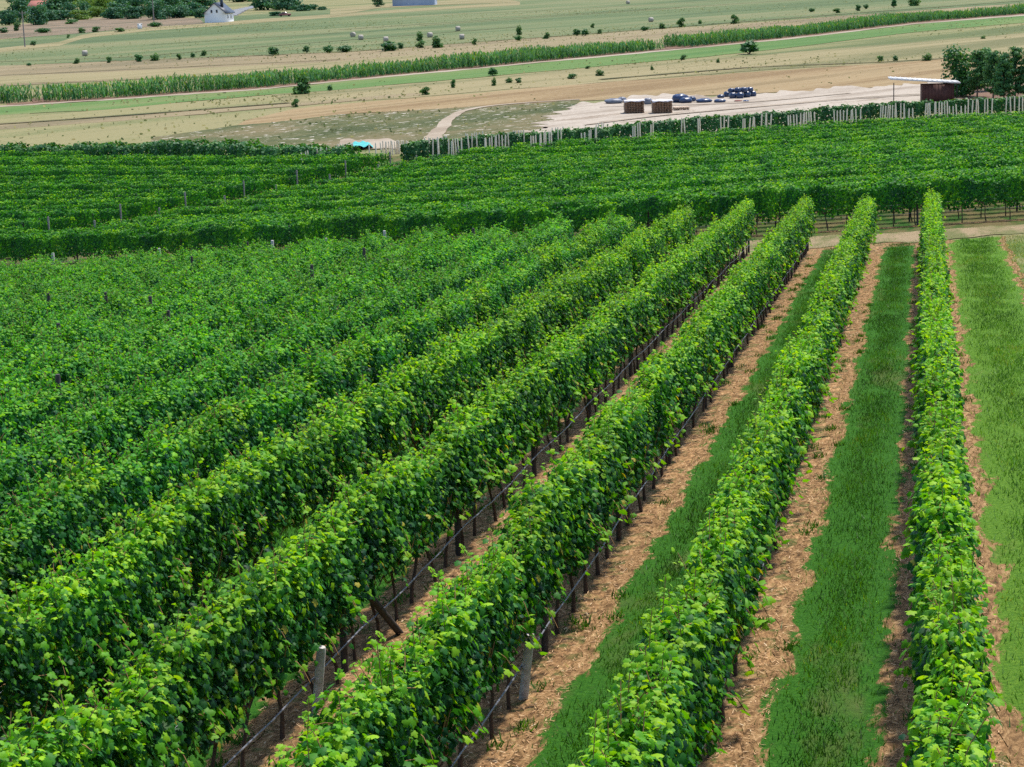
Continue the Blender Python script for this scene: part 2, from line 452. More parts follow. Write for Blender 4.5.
def ribbon(name, pts, w, mat, off, seed=0):
    """A path along traced ground points, w metres wide."""
    P = np.array([hit(*p) for p in pts]); s = np.concatenate([[0], np.cumsum(np.linalg.norm(np.diff(P, axis=0), axis=1))])
    t = np.linspace(0, s[-1], max(12, int(s[-1] / 1.5)))
    C = np.stack([np.interp(t, s, P[:, k]) for k in (0, 1)], 1)
    k = np.ones(7) / 7
    for d in (0, 1): C[3:-3, d] = np.convolve(C[:, d], k, 'valid')
    T = np.gradient(C, axis=0); T /= np.linalg.norm(T, axis=1)[:, None]; Nn = np.stack([-T[:, 1], T[:, 0]], 1)
    ww = (np.interp(t / t[-1], np.linspace(0, 1, len(w)), w) if isinstance(w, (list, tuple)) else np.full(len(t), w)) / 2
    a = ww * (1 + wob(t * .3, .12, seed)); b = ww * (1 + wob(t * .3, .12, seed + 3))
    q = np.linspace(-1, 1, 4)
    G = C[:, None] + Nn[:, None] * np.where(q < 0, q[None] * a[:, None], q[None] * b[:, None])[..., None]
    return sheet(name, G[..., 0], G[..., 1], mat, off)


ribbon('dirt_path', [(428, 150), (434, 137), (444, 125), (455, 114.5), (470, 109), (500, 105), (580, 100)], [2.2, 1.7, 1.4, 1.2, 1.0, .8, .7], M['pale_dirt'], .11, 2)
field('pale_clearing', [(340, 141), (400, 138)], [(335, 154), (402, 150)], M['pale_dirt'], .09, nu=60, amp=1.6, seed=16)
field('row_soil', [(u, v - 2.6) for u, v in PATH[1:]], [(u, v - .5) for u, v in PATH[1:]], M['red_soil'], .06, nu=120, amp=.3, seed=71)
field('ploughed_soil', [(664, 47), (690, 44)], [(668, 50), (692, 47.5)], M['red_soil'], .09, nu=12, amp=.2, seed=17)
field('ploughed_soil', [(30, 99.5), (45, 98)], [(34, 103.5), (50, 102)], M['red_soil'], .09, nu=12, amp=.2, seed=18)
field('furze', [(-160, 34), (0, 27), (70, 19), (160, 16), (200, 19)], [(-160, 46), (0, 39), (60, 35), (85, 33), (150, 27), (205, 24)], M['furze'], .06, amp=.6, seed=19)
field('pale_dirt_bank', [(330, 9), (420, 2), (500, -2)], [(330, 17), (380, 8), (520, 2)], M['dry_meadow'], .09, nu=20, amp=.4, seed=20)
for k, pts in enumerate([[(-60, 127.5), (0, 125), (116, 116.8), (290, 103.5)], [(100, 62), (340, 52.5), (500, 41), (680, 27), (860, 13), (1024, 1)],
                         [(0, 62), (120, 58), (340, 41), (520, 27)], [(350, 17), (520, 12), (760, -1)], [(340, 30), (560, 15), (800, 0)],
                         [(600, 80), (760, 67), (880, 63), (960, 58)], [(150, 45), (340, 33)], [(0, 76), (340, 60)], [(420, 26), (680, 8)]]):
    ribbon('grass_bank', pts, .9 if k not in (0, 1, 5) else 1.2, M['bank'], .13, 30 + k)
for k, pts in enumerate([[(585, 126), (640, 119), (700, 113), (780, 106), (860, 99), (920, 96)], [(600, 123), (655, 117.4), (715, 111.3), (790, 104.5), (865, 97.6), (920, 94.8)], [(600, 108), (650, 106), (705, 106), (770, 102), (850, 94)]]):
    ribbon('wheel_track', pts, .55, M['pale_dirt'], .15, 60 + k)
ribbon('lane', [(228, 16), (240, 10), (262, 5), (300, -2)], 6., M['asphalt'], .12, 3)

# ------------------------------------------------------------------ foliage
LOBED = np.array([(0, .10), (.20, -.10), (.46, .06), (.40, .26), (.60, .52), (.32, .60), (.26, .84), (0, 1.05),
                  (-.26, .84), (-.32, .60), (-.60, .52), (-.40, .26), (-.46, .06), (-.20, -.10)]) * .95
KITE = np.array([(0, 0), (.46, .42), (0, 1.), (-.46, .42)])


def basis(Nm, tip):
    Nm = Nm / (np.linalg.norm(Nm, axis=1)[:, None] + 1e-9)
    T = tip - (tip * Nm).sum(1)[:, None] * Nm
    T /= np.linalg.norm(T, axis=1)[:, None] + 1e-9
    return np.cross(T, Nm), T, Nm


def leaves(P, Nm, tip, size, lobed=True, fold=.28, droop=.22):
    """Leaf blades at P facing Nm, pointing along tip. Returns V, F, repeats per leaf."""
    S, T, Nm = basis(Nm, tip)
    sh_ = LOBED if lobed else KITE
    if lobed: sh_ = np.vstack([sh_, [(0, .42)]])
    x, y = sh_[:, 0], sh_[:, 1]
    z = -fold * np.abs(x) - droop * np.clip(y, 0, 2) ** 2
    if lobed: z[-1] += .05
    k = len(sh_)
    V = P[:, None] + size[:, None, None] * (x[None, :, None] * S[:, None] + (y - .4)[None, :, None] * T[:, None] + z[None, :, None] * Nm[:, None])
    base = (np.arange(len(P)) * k)[:, None, None]
    if lobed:
        f = np.array([[i, (i + 1) % (k - 1), k - 1] for i in range(k - 1)])
    else:
        f = np.array([[0, 1, 2, 3]])
    return V.reshape(-1, 3), (base + f[None]).reshape(-1, f.shape[1]), k


def vine_mesh(seed, wide=1., low=.86, tall=1.90, ripe=0., shoots=14, leaf='vine_leaf'):
    """One grapevine's canopy, one metre of hedge: x along the row, y across, z up."""
    r = np.random.default_rng(seed)
    n = int(1450 * (1 + .6 * (wide - 1)))
    # canopy profile: half width by height
    zt = tall + r.normal(0, .08)
    ns = 15; sx = np.linspace(-.58, .58, ns) + r.normal(0, .025, ns); sh0 = r.integers(0, ns, n)
    x = np.where(r.random(n) < .7, sx[sh0] + r.normal(0, .028, n), r.uniform(-.62, .62, n))
    st_ = r.normal(0, .07, ns)
    lump = .03 * np.sin(x * 9 + r.uniform(0, 6)) + st_[sh0]
    lowr = r.normal(0, .10, ns)
    u = np.clip(r.random(n), 0, 1)
    zb = low + .13 * np.sin(x * 5 + r.uniform(0, 6)) + lowr[sh0]
    z = zb + (zt + lump - zb) * u
    hw = wide * (.150 + .035 * np.sin(np.clip(u * 1.05, 0, 1) * math.pi) ** .6) * (1 + .16 * np.sin(x * 9 + z * 3 + r.uniform(0, 6)) + .2 * np.sin(x * 17 - z * 5 + r.uniform(0, 6)) + .18 * r.normal(size=n))
    side = np.where(r.random(n) < .5, 1., -1.)
    dep = np.where(r.random(n) < .72, r.uniform(.78, 1.2, n), r.uniform(0, .85, n))
    y = side * hw * dep
    P = np.stack([x, y, z], 1)
    topf = np.clip((u - .82) / .18, 0, 1)
    Nm = np.stack([r.normal(0, .55, n), side * (1 - .75 * topf) * (.3 + .6 * dep) + r.normal(0, .45, n), .75 + .6 * topf + r.normal(0, .42, n)], 1)
    tip = np.stack([r.normal(0, .8, n), side * .45 + r.normal(0, .5, n), -.65 + .5 * topf + r.normal(0, .4, n)], 1)
    size = (.042 + .078 * r.beta(1.4, 2.0, n)) * (1 - .15 * topf)
    shade = r.normal(0, .07, ns)
    tint = np.clip(.25 - ripe + r.normal(0, .23, n) + shade[sh0] + .38 * topf + .26 * np.clip(u - .3, 0, 1) + np.where(r.random(n) < .14, .25, 0), 0, .94)  # tint rises with height: young leaves, plus sunlit tops painted into the colour
    tint = np.where((r.random(n) < .022) & (u < .6), 1., tint)
    Ps, Ns, Ts, Ss, Ti = [P], [Nm], [tip], [size], [tint]
    canes = MB()
    # upright young shoots above the hedge and a few that flop outwards
    for k in range(r.integers(shoots - 3, shoots + 3)):
        bx, by = r.uniform(-.5, .5), r.uniform(-.16, .16)
        hgt = .08 + .42 * r.random() ** 1.8; lean = r.normal(0, .09, 2)
        m = int(4 + hgt * 20); s = np.linspace(0, 1, m)
        pp = np.stack([bx + lean[0] * s, by + lean[1] * s * 1.3, zt - .08 + hgt * s - .05 * s ** 2], 1)
        canes.tube(pp[::2], .005, 3, False)
        Ps.append(pp + r.normal(0, .03, (m, 3))); Ns.append(np.stack([r.normal(0, .6, m), r.normal(0, .6, m), np.full(m, .8)], 1))
        Ts.append(np.stack([r.normal(0, 1, m), r.normal(0, 1, m), -.2 + .5 * s], 1)); Ss.append(r.uniform(.05, .10, m) * (1.1 - .45 * s))
        Ti.append(np.clip(.50 - ripe + .3 * s + r.normal(0, .12, m), 0, .96))
    for k in range(r.integers(3, 6)):
        sd = r.choice([-1, 1]); bx = r.uniform(-.5, .5); z0 = r.uniform(.9, 1.6); m = 7; s = np.linspace(0, 1, m)
        pp = np.stack([bx + r.normal(0, .15) * s, sd * (.20 * wide + .2 * s), z0 + .05 * s - .30 * s ** 2], 1)
        canes.tube(pp[::2], .005, 3, False)
        Ps.append(pp + r.normal(0, .03, (m, 3))); Ns.append(np.stack([r.normal(0, .5, m), sd * .4 + r.normal(0, .4, m), np.full(m, .7)], 1))
        Ts.append(np.stack([r.normal(0, .6, m), np.full(m, sd * .7), np.full(m, -.6)], 1)); Ss.append(r.uniform(.06, .13, m)); Ti.append(np.clip(.5 + .25 * s + r.normal(0, .1, m), 0, .95))
    # bare canes in the fruit zone
    for k in range(7):
        bx = r.uniform(-.5, .5); sd = r.choice([-1, 1]) * r.uniform(.05, .3)
        canes.tube([(bx * .5, 0, .62), (bx * .8, sd * .6, .8), (bx, sd, 1.05 + r.uniform(0, .25))], .006, 3, False)
    P, Nm, tip = np.vstack(Ps), np.vstack(Ns), np.vstack(Ts); size = np.concatenate(Ss); tint = np.concatenate(Ti)
    V, Fl, k = leaves(P, Nm, tip, size, True)
    V2 = np.vstack(canes.V); F2 = np.vstack(canes.F4) + len(V)
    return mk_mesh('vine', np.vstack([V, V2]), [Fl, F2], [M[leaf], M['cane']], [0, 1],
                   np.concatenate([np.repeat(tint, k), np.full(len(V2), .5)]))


def trunk_mesh(seed):
    r = np.random.default_rng(seed); b = MB()
    dx, dy = r.normal(0, .05, 2); pts = [(-dx, -dy, -.05), (-dx * .4 + r.normal(0, .02), -dy * .5, .25), (dx * .3, r.normal(0, .02), .48), (dx, dy, .72)]
    b.tube(pts, [.032, .023, .020, .024], 6)
    b.tube([(dx, dy, .68), (dx + .18, dy, .76), (dx + .42, dy + .02, .78)], [.022, .017, .012], 5)
    b.tube([(dx, dy, .68), (dx - .18, dy, .75), (dx - .42, dy - .02, .77)], [.022, .017, .012], 5)
    return b.mesh('trunk', M['trunk'], True)


def post_mesh(h, rad, mat, seed):
    r = np.random.default_rng(seed); b = MB()
    j = r.normal(0, .02, 2)
    b.tube([(0, 0, -.15), (j[0] * .5, j[1] * .5, h * .5), (j[0], j[1], h - .02), (j[0], j[1], h)], [rad, rad * .96, rad * .92, rad * .8], 8)
    return b.mesh('post', mat)


VINES = [vine_mesh(100 + k) for k in range(12)]
VINES_SHAGGY = [vine_mesh(150 + k, 1.45, .40, 1.94, .02, 16) for k in range(7)]
VINES_BLUE = [vine_mesh(180 + k, 1.65, .26, 1.95, .05, 22, 'vine_leaf_blue') for k in range(10)]
TRUNKS = [trunk_mesh(200 + k) for k in range(6)]
POST_D = [post_mesh(1.78, .045, M['dark_post'], 300 + k) for k in range(3)]
POST_T = [post_mesh(2.32, .055, M['dark_post'], 310 + k) for k in range(2)]
POST_P = [post_mesh(2.22, .065, M['pale_post'], 320 + k) for k in range(2)]
STUMP = post_mesh(.84, .058, M['pale_post'], 330)

ORD = ['', 'second', 'third', 'fourth', 'fifth', 'sixth', 'seventh', 'eighth', 'ninth', 'tenth', 'eleventh', 'twelfth', 'thirteenth', 'fourteenth',
       'fifteenth', 'sixteenth', 'seventeenth', 'eighteenth', 'nineteenth', 'twentieth']


def ordinal(n):
    if n <= 20: return ['first'] [0] if n == 1 else ORD[n - 1]
    tens = {2: 'twenty', 3: 'thirty', 4: 'forty'}[n // 10]
    if n % 10 == 0: return {2: 'twentieth', 3: 'thirtieth', 4: 'fortieth'}[n // 10]
    return tens + '-' + (['first'] + ORD[1:])[n % 10 - 1]


def inview(x, y, z, pad_m, top=2.):
    u, v, d = proj(x, y, z)
    if d < 2: return False
    u2, v2, d2 = proj(x, y, z + top)
    p = pad_m * F / d
    return -p < u < 1024 + p and v2 < 767 + p * .8


ROWLAB = {0: 'rightmost vine row, alone between the two mown grass strips',
          1: 'vine row just left of the mown grass strip, second from the right',
          2: 'third vine row from the right, bare straw soil along its right',
          3: 'fourth vine row from the right, trunks, hose and a pale leaning post showing underneath'}


def vine_row(i):
    l = rowleft(i); e = rowend(l)
    p0 = plan(e, l); root = empty('vine_row', (p0[0], p0[1], float(ground(*p0))))
    tag(root, ROWLAB.get(i, f'{ordinal(i + 1)} lengthwise vine row from the right, in the leafy block running towards the track'), 'vine row', 'vine rows running up to the track')
    o3 = np.array(root.location)
    r = np.random.default_rng(500 + i)
    a = e - .5; amin = e; k = 0
    while a > 6:
        p = plan(a, l); z = float(ground(*p))
        if inview(p[0], p[1], z, 2.5):
            jj = r.normal(0, .03)
            kind_ = VINES_BLUE if r.random() < (i - 4) * .55 else VINES_SHAGGY if r.random() < (i - 3.2) * .6 else VINES
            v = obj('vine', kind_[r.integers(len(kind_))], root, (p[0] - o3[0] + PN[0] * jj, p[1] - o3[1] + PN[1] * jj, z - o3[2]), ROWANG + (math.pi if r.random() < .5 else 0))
            s = r.normal(1., .03); v.scale = (1.0, r.normal(1.0, .07), s)
            obj('trunk', TRUNKS[r.integers(len(TRUNKS))], v, (r.normal(0, .06), 0, 0), r.choice([0, math.pi]))
            amin = a
        a -= r.normal(1.0, .04) if k else 1.0; k += 1
    # posts every six metres, the far end post pale on the left-hand rows
    ph = 21.89 % 6 if i == 3 else r.uniform(0, 6)
    if i == 2: ph = al(hit(533, 655))[0] % 6
    for b in np.arange(ph, e - 1, 6.):
        if b < amin - .5: continue
        p = plan(b, l); z = float(ground(*p))
        tall = i >= 7 and r.random() < .45
        obj('post', (POST_T if tall else POST_D)[r.integers(2)], root, (p[0] - o3[0], p[1] - o3[1], z - o3[2]), r.uniform(0, 6))
    if i >= 4 or True:
        p = plan(e + .15, l); z = float(ground(*p))
        q = obj('post', (POST_P if i >= 6 and r.random() < .7 else POST_D)[r.integers(2)], root, (p[0] - o3[0], p[1] - o3[1], z - o3[2]), r.uniform(0, 6)); q.scale = (1, 1, r.uniform(.86, 1.03)); q.rotation_euler = (r.normal(0, .04), r.normal(0, .04), 0)
    # hose and wires sagging from post to post
    def line(name, h, rad, mat, side, sag, n=4):
        t = np.arange(amin - .6, e + .2, .5)
        q = np.stack([RD[0] * t + PN[0] * (l + side), RD[1] * t + PN[1] * (l + side)], 1)
        zz = ground(q[:, 0], q[:, 1]) + h - sag * np.abs(np.sin((t - ph) / 6 * math.pi)) + r.normal(0, .006, len(t))
        b = MB(); b.tube(np.column_stack([q, zz]) - o3, rad, n); b.build(name, mat, root)
    if amin < e - 3:
        line('hose', .44, .0115, M['hose'], -.08, .05, 6)
        line('wire', .74, .004, M['wire'], .03, .01)
        line('wire', 1.25, .004, M['wire'], -.12, .01)
    if i in (2, 3):
        aa = al(hit(298, 712) if i == 3 else hit(508, 700))[0]
        p = plan(aa, l - .08); z = float(ground(*p))
        s = obj('pale_post', STUMP, root, (p[0] - o3[0], p[1] - o3[1], z - o3[2] - .05), .3)
        s.rotation_euler = (.10, .08, .3)
        s['label'] = 'short pale weathered post leaning beside the hose'
    if i == 3:
        p = plan(al(hit(372, 634))[0], l - .25); z = float(ground(*p))
        b = MB(); b.tube([(0, 0, -.05), (RD[0] * -.75 + PN[0] * .2, RD[1] * -.75 + PN[1] * .2, .75)], .05, 7)
        b.build('brace', M['dark_post'], root, (p[0] - o3[0], p[1] - o3[1], z - o3[2]))
    return root


for i in range(NROWS): vine_row(i)

# ------------------------------------------------------------------ the crosswise block: one hedge per row
FENCE = [al(hit(u, v, 2.0)) for u, v in ((-120, 155), (0, 153), (150, 154), (300, 157), (340, 157), (412, 153), (470, 146), (600, 137), (760, 125), (900, 116), (1024, 110), (1150, 100))]
FENCE.sort(key=lambda q: q[1])
fence_along = lambda l: np.interp(l, [q[1] for q in FENCE], [q[0] for q in FENCE])
aisle_left = lambda a: 45.5 - (a - 95) * .19


def hedge_leaves(t, P2, r, per_m, zb, zt, hw, size, lumps=.12, young=.25, wave=1.05, base=.30):
    """Leaf blades of a hedge along plan points P2 (arc length t)."""
    n = int((t[-1] - t[0]) * per_m)
    s = r.uniform(t[0], t[-1], n)
    x = np.interp(s, t, P2[:, 0]); y = np.interp(s, t, P2[:, 1])
    T = np.array([P2[-1, 0] - P2[0, 0], P2[-1, 1] - P2[0, 1]]); T /= np.linalg.norm(T); Nn = np.array([-T[1], T[0]])
    ph = r.uniform(0, 6, 6)
    lump = lumps * (np.sin(s * 6.28 / wave + ph[0]) * .5 + np.sin(s * 2.3 + ph[1]) * .5 + np.sin(s * .9 + ph[2]) * .6 + np.sin(s * .31 + ph[3]) * .6)
    top = zt + lump; u = r.beta(1.5, 1., n)
    zb = zb + .12 * np.sin(s * 6.1 + ph[5]) + .09 * np.sin(s * 2.7 + ph[4]) + np.where(r.random(n) < .06, r.uniform(-.3, 0, n), 0)
    stray = np.where(r.random(n) < .05, r.uniform(0, .3, n), 0)
    z = zb + (top + stray - zb) * u
    w = hw * (.7 + .4 * np.sin(np.clip(u, 0, 1) * math.pi) ** .6) * (1 + .2 * np.sin(s * 5 + ph[4]) + .15 * np.sin(s * 2.1 + ph[5]))
    side = np.where(r.random(n) < .5, 1., -1.); dep = np.where(r.random(n) < .75, r.uniform(.8, 1.15, n), r.uniform(0, .8, n))
    o = side * w * dep
    topf = np.clip((u - .8) / .2, 0, 1)
    P = np.stack([x + Nn[0] * o, y + Nn[1] * o, ground(x, y) + z], 1)
    k = side * (1 - .8 * topf)
    Nm = np.stack([Nn[0] * k + r.normal(0, .35, n), Nn[1] * k + r.normal(0, .35, n), .55 + .6 * topf + r.normal(0, .3, n)], 1)
    tip = np.stack([r.normal(0, .6, n), r.normal(0, .6, n), -.8 + r.normal(0, .4, n)], 1)
    ti = np.clip(base + r.normal(0, .2, n) + young * 1.3 * topf + .14 * np.sin(s * 1.7 + ph[2]) + .1 * np.sin(s * 4.1 + ph[1]), 0, 1)  # young also paints sunlit row tops over darker sides, besides fresh leaves
    return P, Nm, tip, r.uniform(.7, 1.25, n) * size, ti


def hedge_obj(name, t, P2, r, mat, parent=None, o3=np.zeros(3), **kw):
    P, Nm, tip, size, ti = hedge_leaves(t, P2, r, **kw)
    V, Fl, k = leaves(P - o3, Nm, tip, size, False)
    return obj(name, mk_mesh(name, V, Fl, mat, tint=np.repeat(ti, k)), parent, tuple(o3) if parent is None else (0, 0, 0))


def cross_row(k, blk):
    ll = np.arange(-22, 112, .5); aa = rowA(k, ll) + (.9 if blk else 0.)
    ok = aa < fence_along(ll) + 2.2
    xy = RD[None] * aa[:, None] + PN[None] * ll[:, None]
    uu = np.array([proj(x, y, float(z))[0] for (x, y), z in zip(xy, ground(xy[:, 0], xy[:, 1]))])
    pad = 4.5 * F / xy[:, 1]
    ok &= (uu > -pad) & (uu < 1024 + pad)
    ok &= ((ll < aisle_left(aa)) | (k < 3)) if blk == 0 else (ll > aisle_left(aa) + np.clip(4.6 - (aa - 95) * .03, 3.0, 4.6))
    if ok.sum() < 8: return
    xy = xy[ok]; ll, aa = ll[ok], aa[ok]
    t = np.concatenate([[0], np.cumsum(np.linalg.norm(np.diff(xy, axis=0), axis=1))])
    r = np.random.default_rng(900 + k + 100 * blk)
    where = 'right of the slanting aisle' if blk == 0 else 'left of the slanting aisle'
    base = tag(None or empty('vine_row', (0, 0, 0)), (f'{ordinal(k + 1)} crosswise vine row back from the track, {where}' if k else 'first crosswise vine row behind the track, its dark trunks showing') if blk == 0
               else f'{ordinal(k + 1)} crosswise vine row back from the track, {where}', 'vine row',
               'vine rows of the crosswise block' if blk == 0 else 'vine rows of the far left block')
    m = len(xy) // 2; o3 = np.array([xy[m, 0], xy[m, 1], float(ground(*xy[m]))]); base.location = o3
    d = xy[m, 1]
    near = blk == 0 and k == 0
    hedge_obj('foliage', t, xy, r, M['vine_leaf_far'], base, o3, per_m=520 if near else (430 if d < 115 else 330), zb=.78 if near else .45, zt=1.95 if k < 2 else r.normal(1.89, .085), hw=.28, size=.12 if d < 115 else .13, lumps=.15 if near else .065, young=.26, base=r.normal(.30, .05))
    ang = math.atan2(xy[-1, 1] - xy[0, 1], xy[-1, 0] - xy[0, 0])
    if k < 2 and blk == 0:                                   # trunks one can see under the front rows
        s = .5; c = 0
        while s < t[-1] and c < 98:
            p = np.array([np.interp(s, t, xy[:, 0]), np.interp(s, t, xy[:, 1])])
            q = obj('trunk', TRUNKS[r.integers(6)], base, (p[0] - o3[0], p[1] - o3[1], float(ground(*p)) - o3[2]), ang)
            q.scale = (1, 1, 1.12)
            s += r.normal(1., .08); c += 1
    for s in np.arange(r.uniform(0, 6), t[-1], 6. if k < 2 else 12.):
        if k > 14: break
        p = np.array([np.interp(s, t, xy[:, 0]), np.interp(s, t, xy[:, 1])])
        obj('post', POST_D[r.integers(3)], base, (p[0] - o3[0], p[1] - o3[1], float(ground(*p)) - o3[2]), r.uniform(0, 6))
    # post at the end that faces the slanting aisle
    e = xy[-1] if blk == 0 else xy[0]
    if k % 3 == blk and abs((ll[-1] if blk == 0 else ll[0]) - aisle_left(aa[-1] if blk == 0 else aa[0])) < 5:
        obj('end_post', POST_GREY[r.integers(2)], base, (e[0] - o3[0], e[1] - o3[1], float(ground(*e)) - o3[2]), 0)
    if near:
        for h in (.55, .95):
            zz = ground(xy[:, 0], xy[:, 1]) + h
            b = MB(); b.tube(np.column_stack([xy, zz]) - o3, .010 if h < .6 else .005, 4); b.build('hose' if h < .6 else 'wire', M['hose'] if h < .6 else M['wire'], base)


POST_GREY = [post_mesh(2.05, .06, M['grey_post'], 340 + k) for k in range(2)]
for k in range(44):
    cross_row(k, 0)
for k in range(44):
    cross_row(k, 1)

# ------------------------------------------------------------------ stakes along the far edge and the hedge behind them
STK = [(301, 328, 8, 152, 146.5), (338, 346, 4, 143.5, 143), (351, 353, 2, 144, 143.5), (369, 376, 2, 144, 143), (381, 398, 10, 141, 140), (399, 412, 7, 141, 141),
       (414, 416, 2, 141, 140), (424, 428, 2, 137, 137), (432, 446, 9, 138, 136), (448, 461, 6, 140, 138), (466, 482, 7, 133, 132), (484, 504, 9, 138, 134), (509, 524, 6, 131, 130),
       (531, 551, 9, 136, 130), (553, 563, 5, 127.5, 127), (582, 594, 5, 133, 127), (596, 603, 4, 123.5, 123), (632, 643, 5, 127, 121), (650, 652, 2, 124, 123), (681, 684, 2, 118, 118),
       (698, 700, 2, 118, 118), (721, 727, 3, 117, 116), (742, 755, 5, 119, 116.5), (761, 770, 4, 114, 113.5), (788, 803, 6, 115, 113), (804, 815, 5, 112, 111), (834, 860, 9, 111, 108.5), (880, 903, 10, 106, 104),
       (905, 913, 3, 109, 108), (925, 948, 9, 103, 101), (950, 965, 5, 106, 105), (968, 992, 7, 100, 99), (1006, 1032, 7, 97, 96), (1046, 1066, 6, 94, 93)]
STAKE_M = []
for k in range(4):
    b = MB(); r = np.random.default_rng(700 + k); j = r.normal(0, .03, 2)
    b.tube([(0, 0, -.2), (j[0], j[1], 1.9), (j[0], j[1], 2.0)], [.062, .055, .03], 6); STAKE_M.append(b.mesh('vine_stake', M['stake']))
stake_pts = []
for gi, (u0, u1, n, v0, v1) in enumerate(STK):
    for j in range(n):
        f = j / max(1, n - 1); u = u0 + (u1 - u0) * f + rng.normal(0, .4); v = v0 + (v1 - v0) * f + rng.normal(0, .5)
        hh = rng.choice([1.95, 1.7, 1.85]) + rng.normal(0, .05) if not 366 < u < 420 else rng.normal(1.15, .08)
        p = hit(u, v, hh); stake_pts.append((u, p))
        o = obj('vine_stake', STAKE_M[rng.integers(4)], None, (p[0], p[1], float(ground(*p))), rng.uniform(0, 6))
        o.scale = (1, 1, hh / 2)
        o.rotation_euler = (rng.normal(0, .035), rng.normal(0, .035), o.rotation_euler[2])
        if u < 420: w = 'left of the white dirt path, beyond the left vine rows'
        elif u < 510: w = 'where the white dirt path meets the vineyard'
        elif u < 610: w = 'in front of the left tip of the gravel yard'
        elif u < 690: w = 'in front of the brown timber stacks'
        elif u < 775: w = 'in front of the dark wrapped bundles'
        elif u < 915: w = 'in front of the bare gravel, left of the red shed'
        elif u < 966: w = 'in front of the red shed'
        else: w = 'in front of the pine trees'
        tag(o, f'thin pale wooden stake {w}', 'stake', 'pale stakes along the far edge of the vineyard')


def traced_hedge(name, pts, h, lab, cat, r, per_m=300, hw=.8, size=.24, mat='hedge_leaf', zb=.1, back=0., top=None, **kw):
    P = np.array([hit(u, v, h) for u, v in pts]); s = np.concatenate([[0], np.cumsum(np.linalg.norm(np.diff(P, axis=0), axis=1))])
    P = P + back * P / np.linalg.norm(P, axis=1)[:, None]; t = np.arange(0, s[-1], .8); xy = np.stack([np.interp(t, s, P[:, k]) for k in (0, 1)], 1)
    o3 = np.array([xy[0, 0], xy[0, 1], float(ground(*xy[0]))])
    o = hedge_obj(name, t, xy, r, M[mat], None, o3, per_m=per_m, zb=zb, zt=top or h, hw=hw, size=size, **kw)
    return tag(o, lab, cat)


traced_hedge('hedge', [(402, 143), (450, 138), (545, 130.5), (620, 124), (700, 117), (800, 108.5), (900, 101.5), (960, 98), (1024, 94.5), (1100, 89)], 1.9, 'long low green hedge along the edge of the gravel yard', 'hedge', np.random.default_rng(5), hw=.45, lumps=.12, back=3.2, top=1.62)
traced_hedge('hedge', [(-60, 150), (0, 146), (70, 143), (140, 142.5), (200, 141.5), (262, 143.5), (340, 146), (352, 147)], 2.0, 'dark bushy hedge closing the far left end of the vineyard', 'hedge', np.random.default_rng(6), hw=1.5, lumps=.16, per_m=420, wave=3.3)

# turquoise sheet lying by the clearing
a, b_ = hit(347, 152), hit(374, 149); c, d_ = hit(370, 145), hit(350, 146)
q = np.linspace(0, 1, 14); QX, QY = np.meshgrid(q, q, indexing='ij')
G = (a[None, None] * ((1 - QX) * (1 - QY))[..., None] + b_[None, None] * (QX * (1 - QY))[..., None] + c[None, None] * (QX * QY)[..., None] + d_[None, None] * ((1 - QX) * QY)[..., None])
Z = ground(G[..., 0], G[..., 1]) + .35 + .12 * np.sin(QX * 17) * np.sin(QY * 11 + 1) - .25 * (np.abs(QX - .5) * 2) ** 6
M['turquoise'] = m_plain('turquoise_tarp', (.05, .38, .35), (.03, .30, .28), 1., .5)
ii = np.arange(196).reshape(14, 14); Fq = np.stack([ii[:-1, :-1], ii[:-1, 1:], ii[1:, 1:], ii[1:, :-1]], -1).reshape(-1, 4)
tag(obj('tarp', mk_mesh('tarp', np.concatenate([G, Z[..., None]], -1).reshape(-1, 3), Fq, M['turquoise'], smooth=True)), 'turquoise tarp spread behind the stakes by the pale clearing', 'tarp')

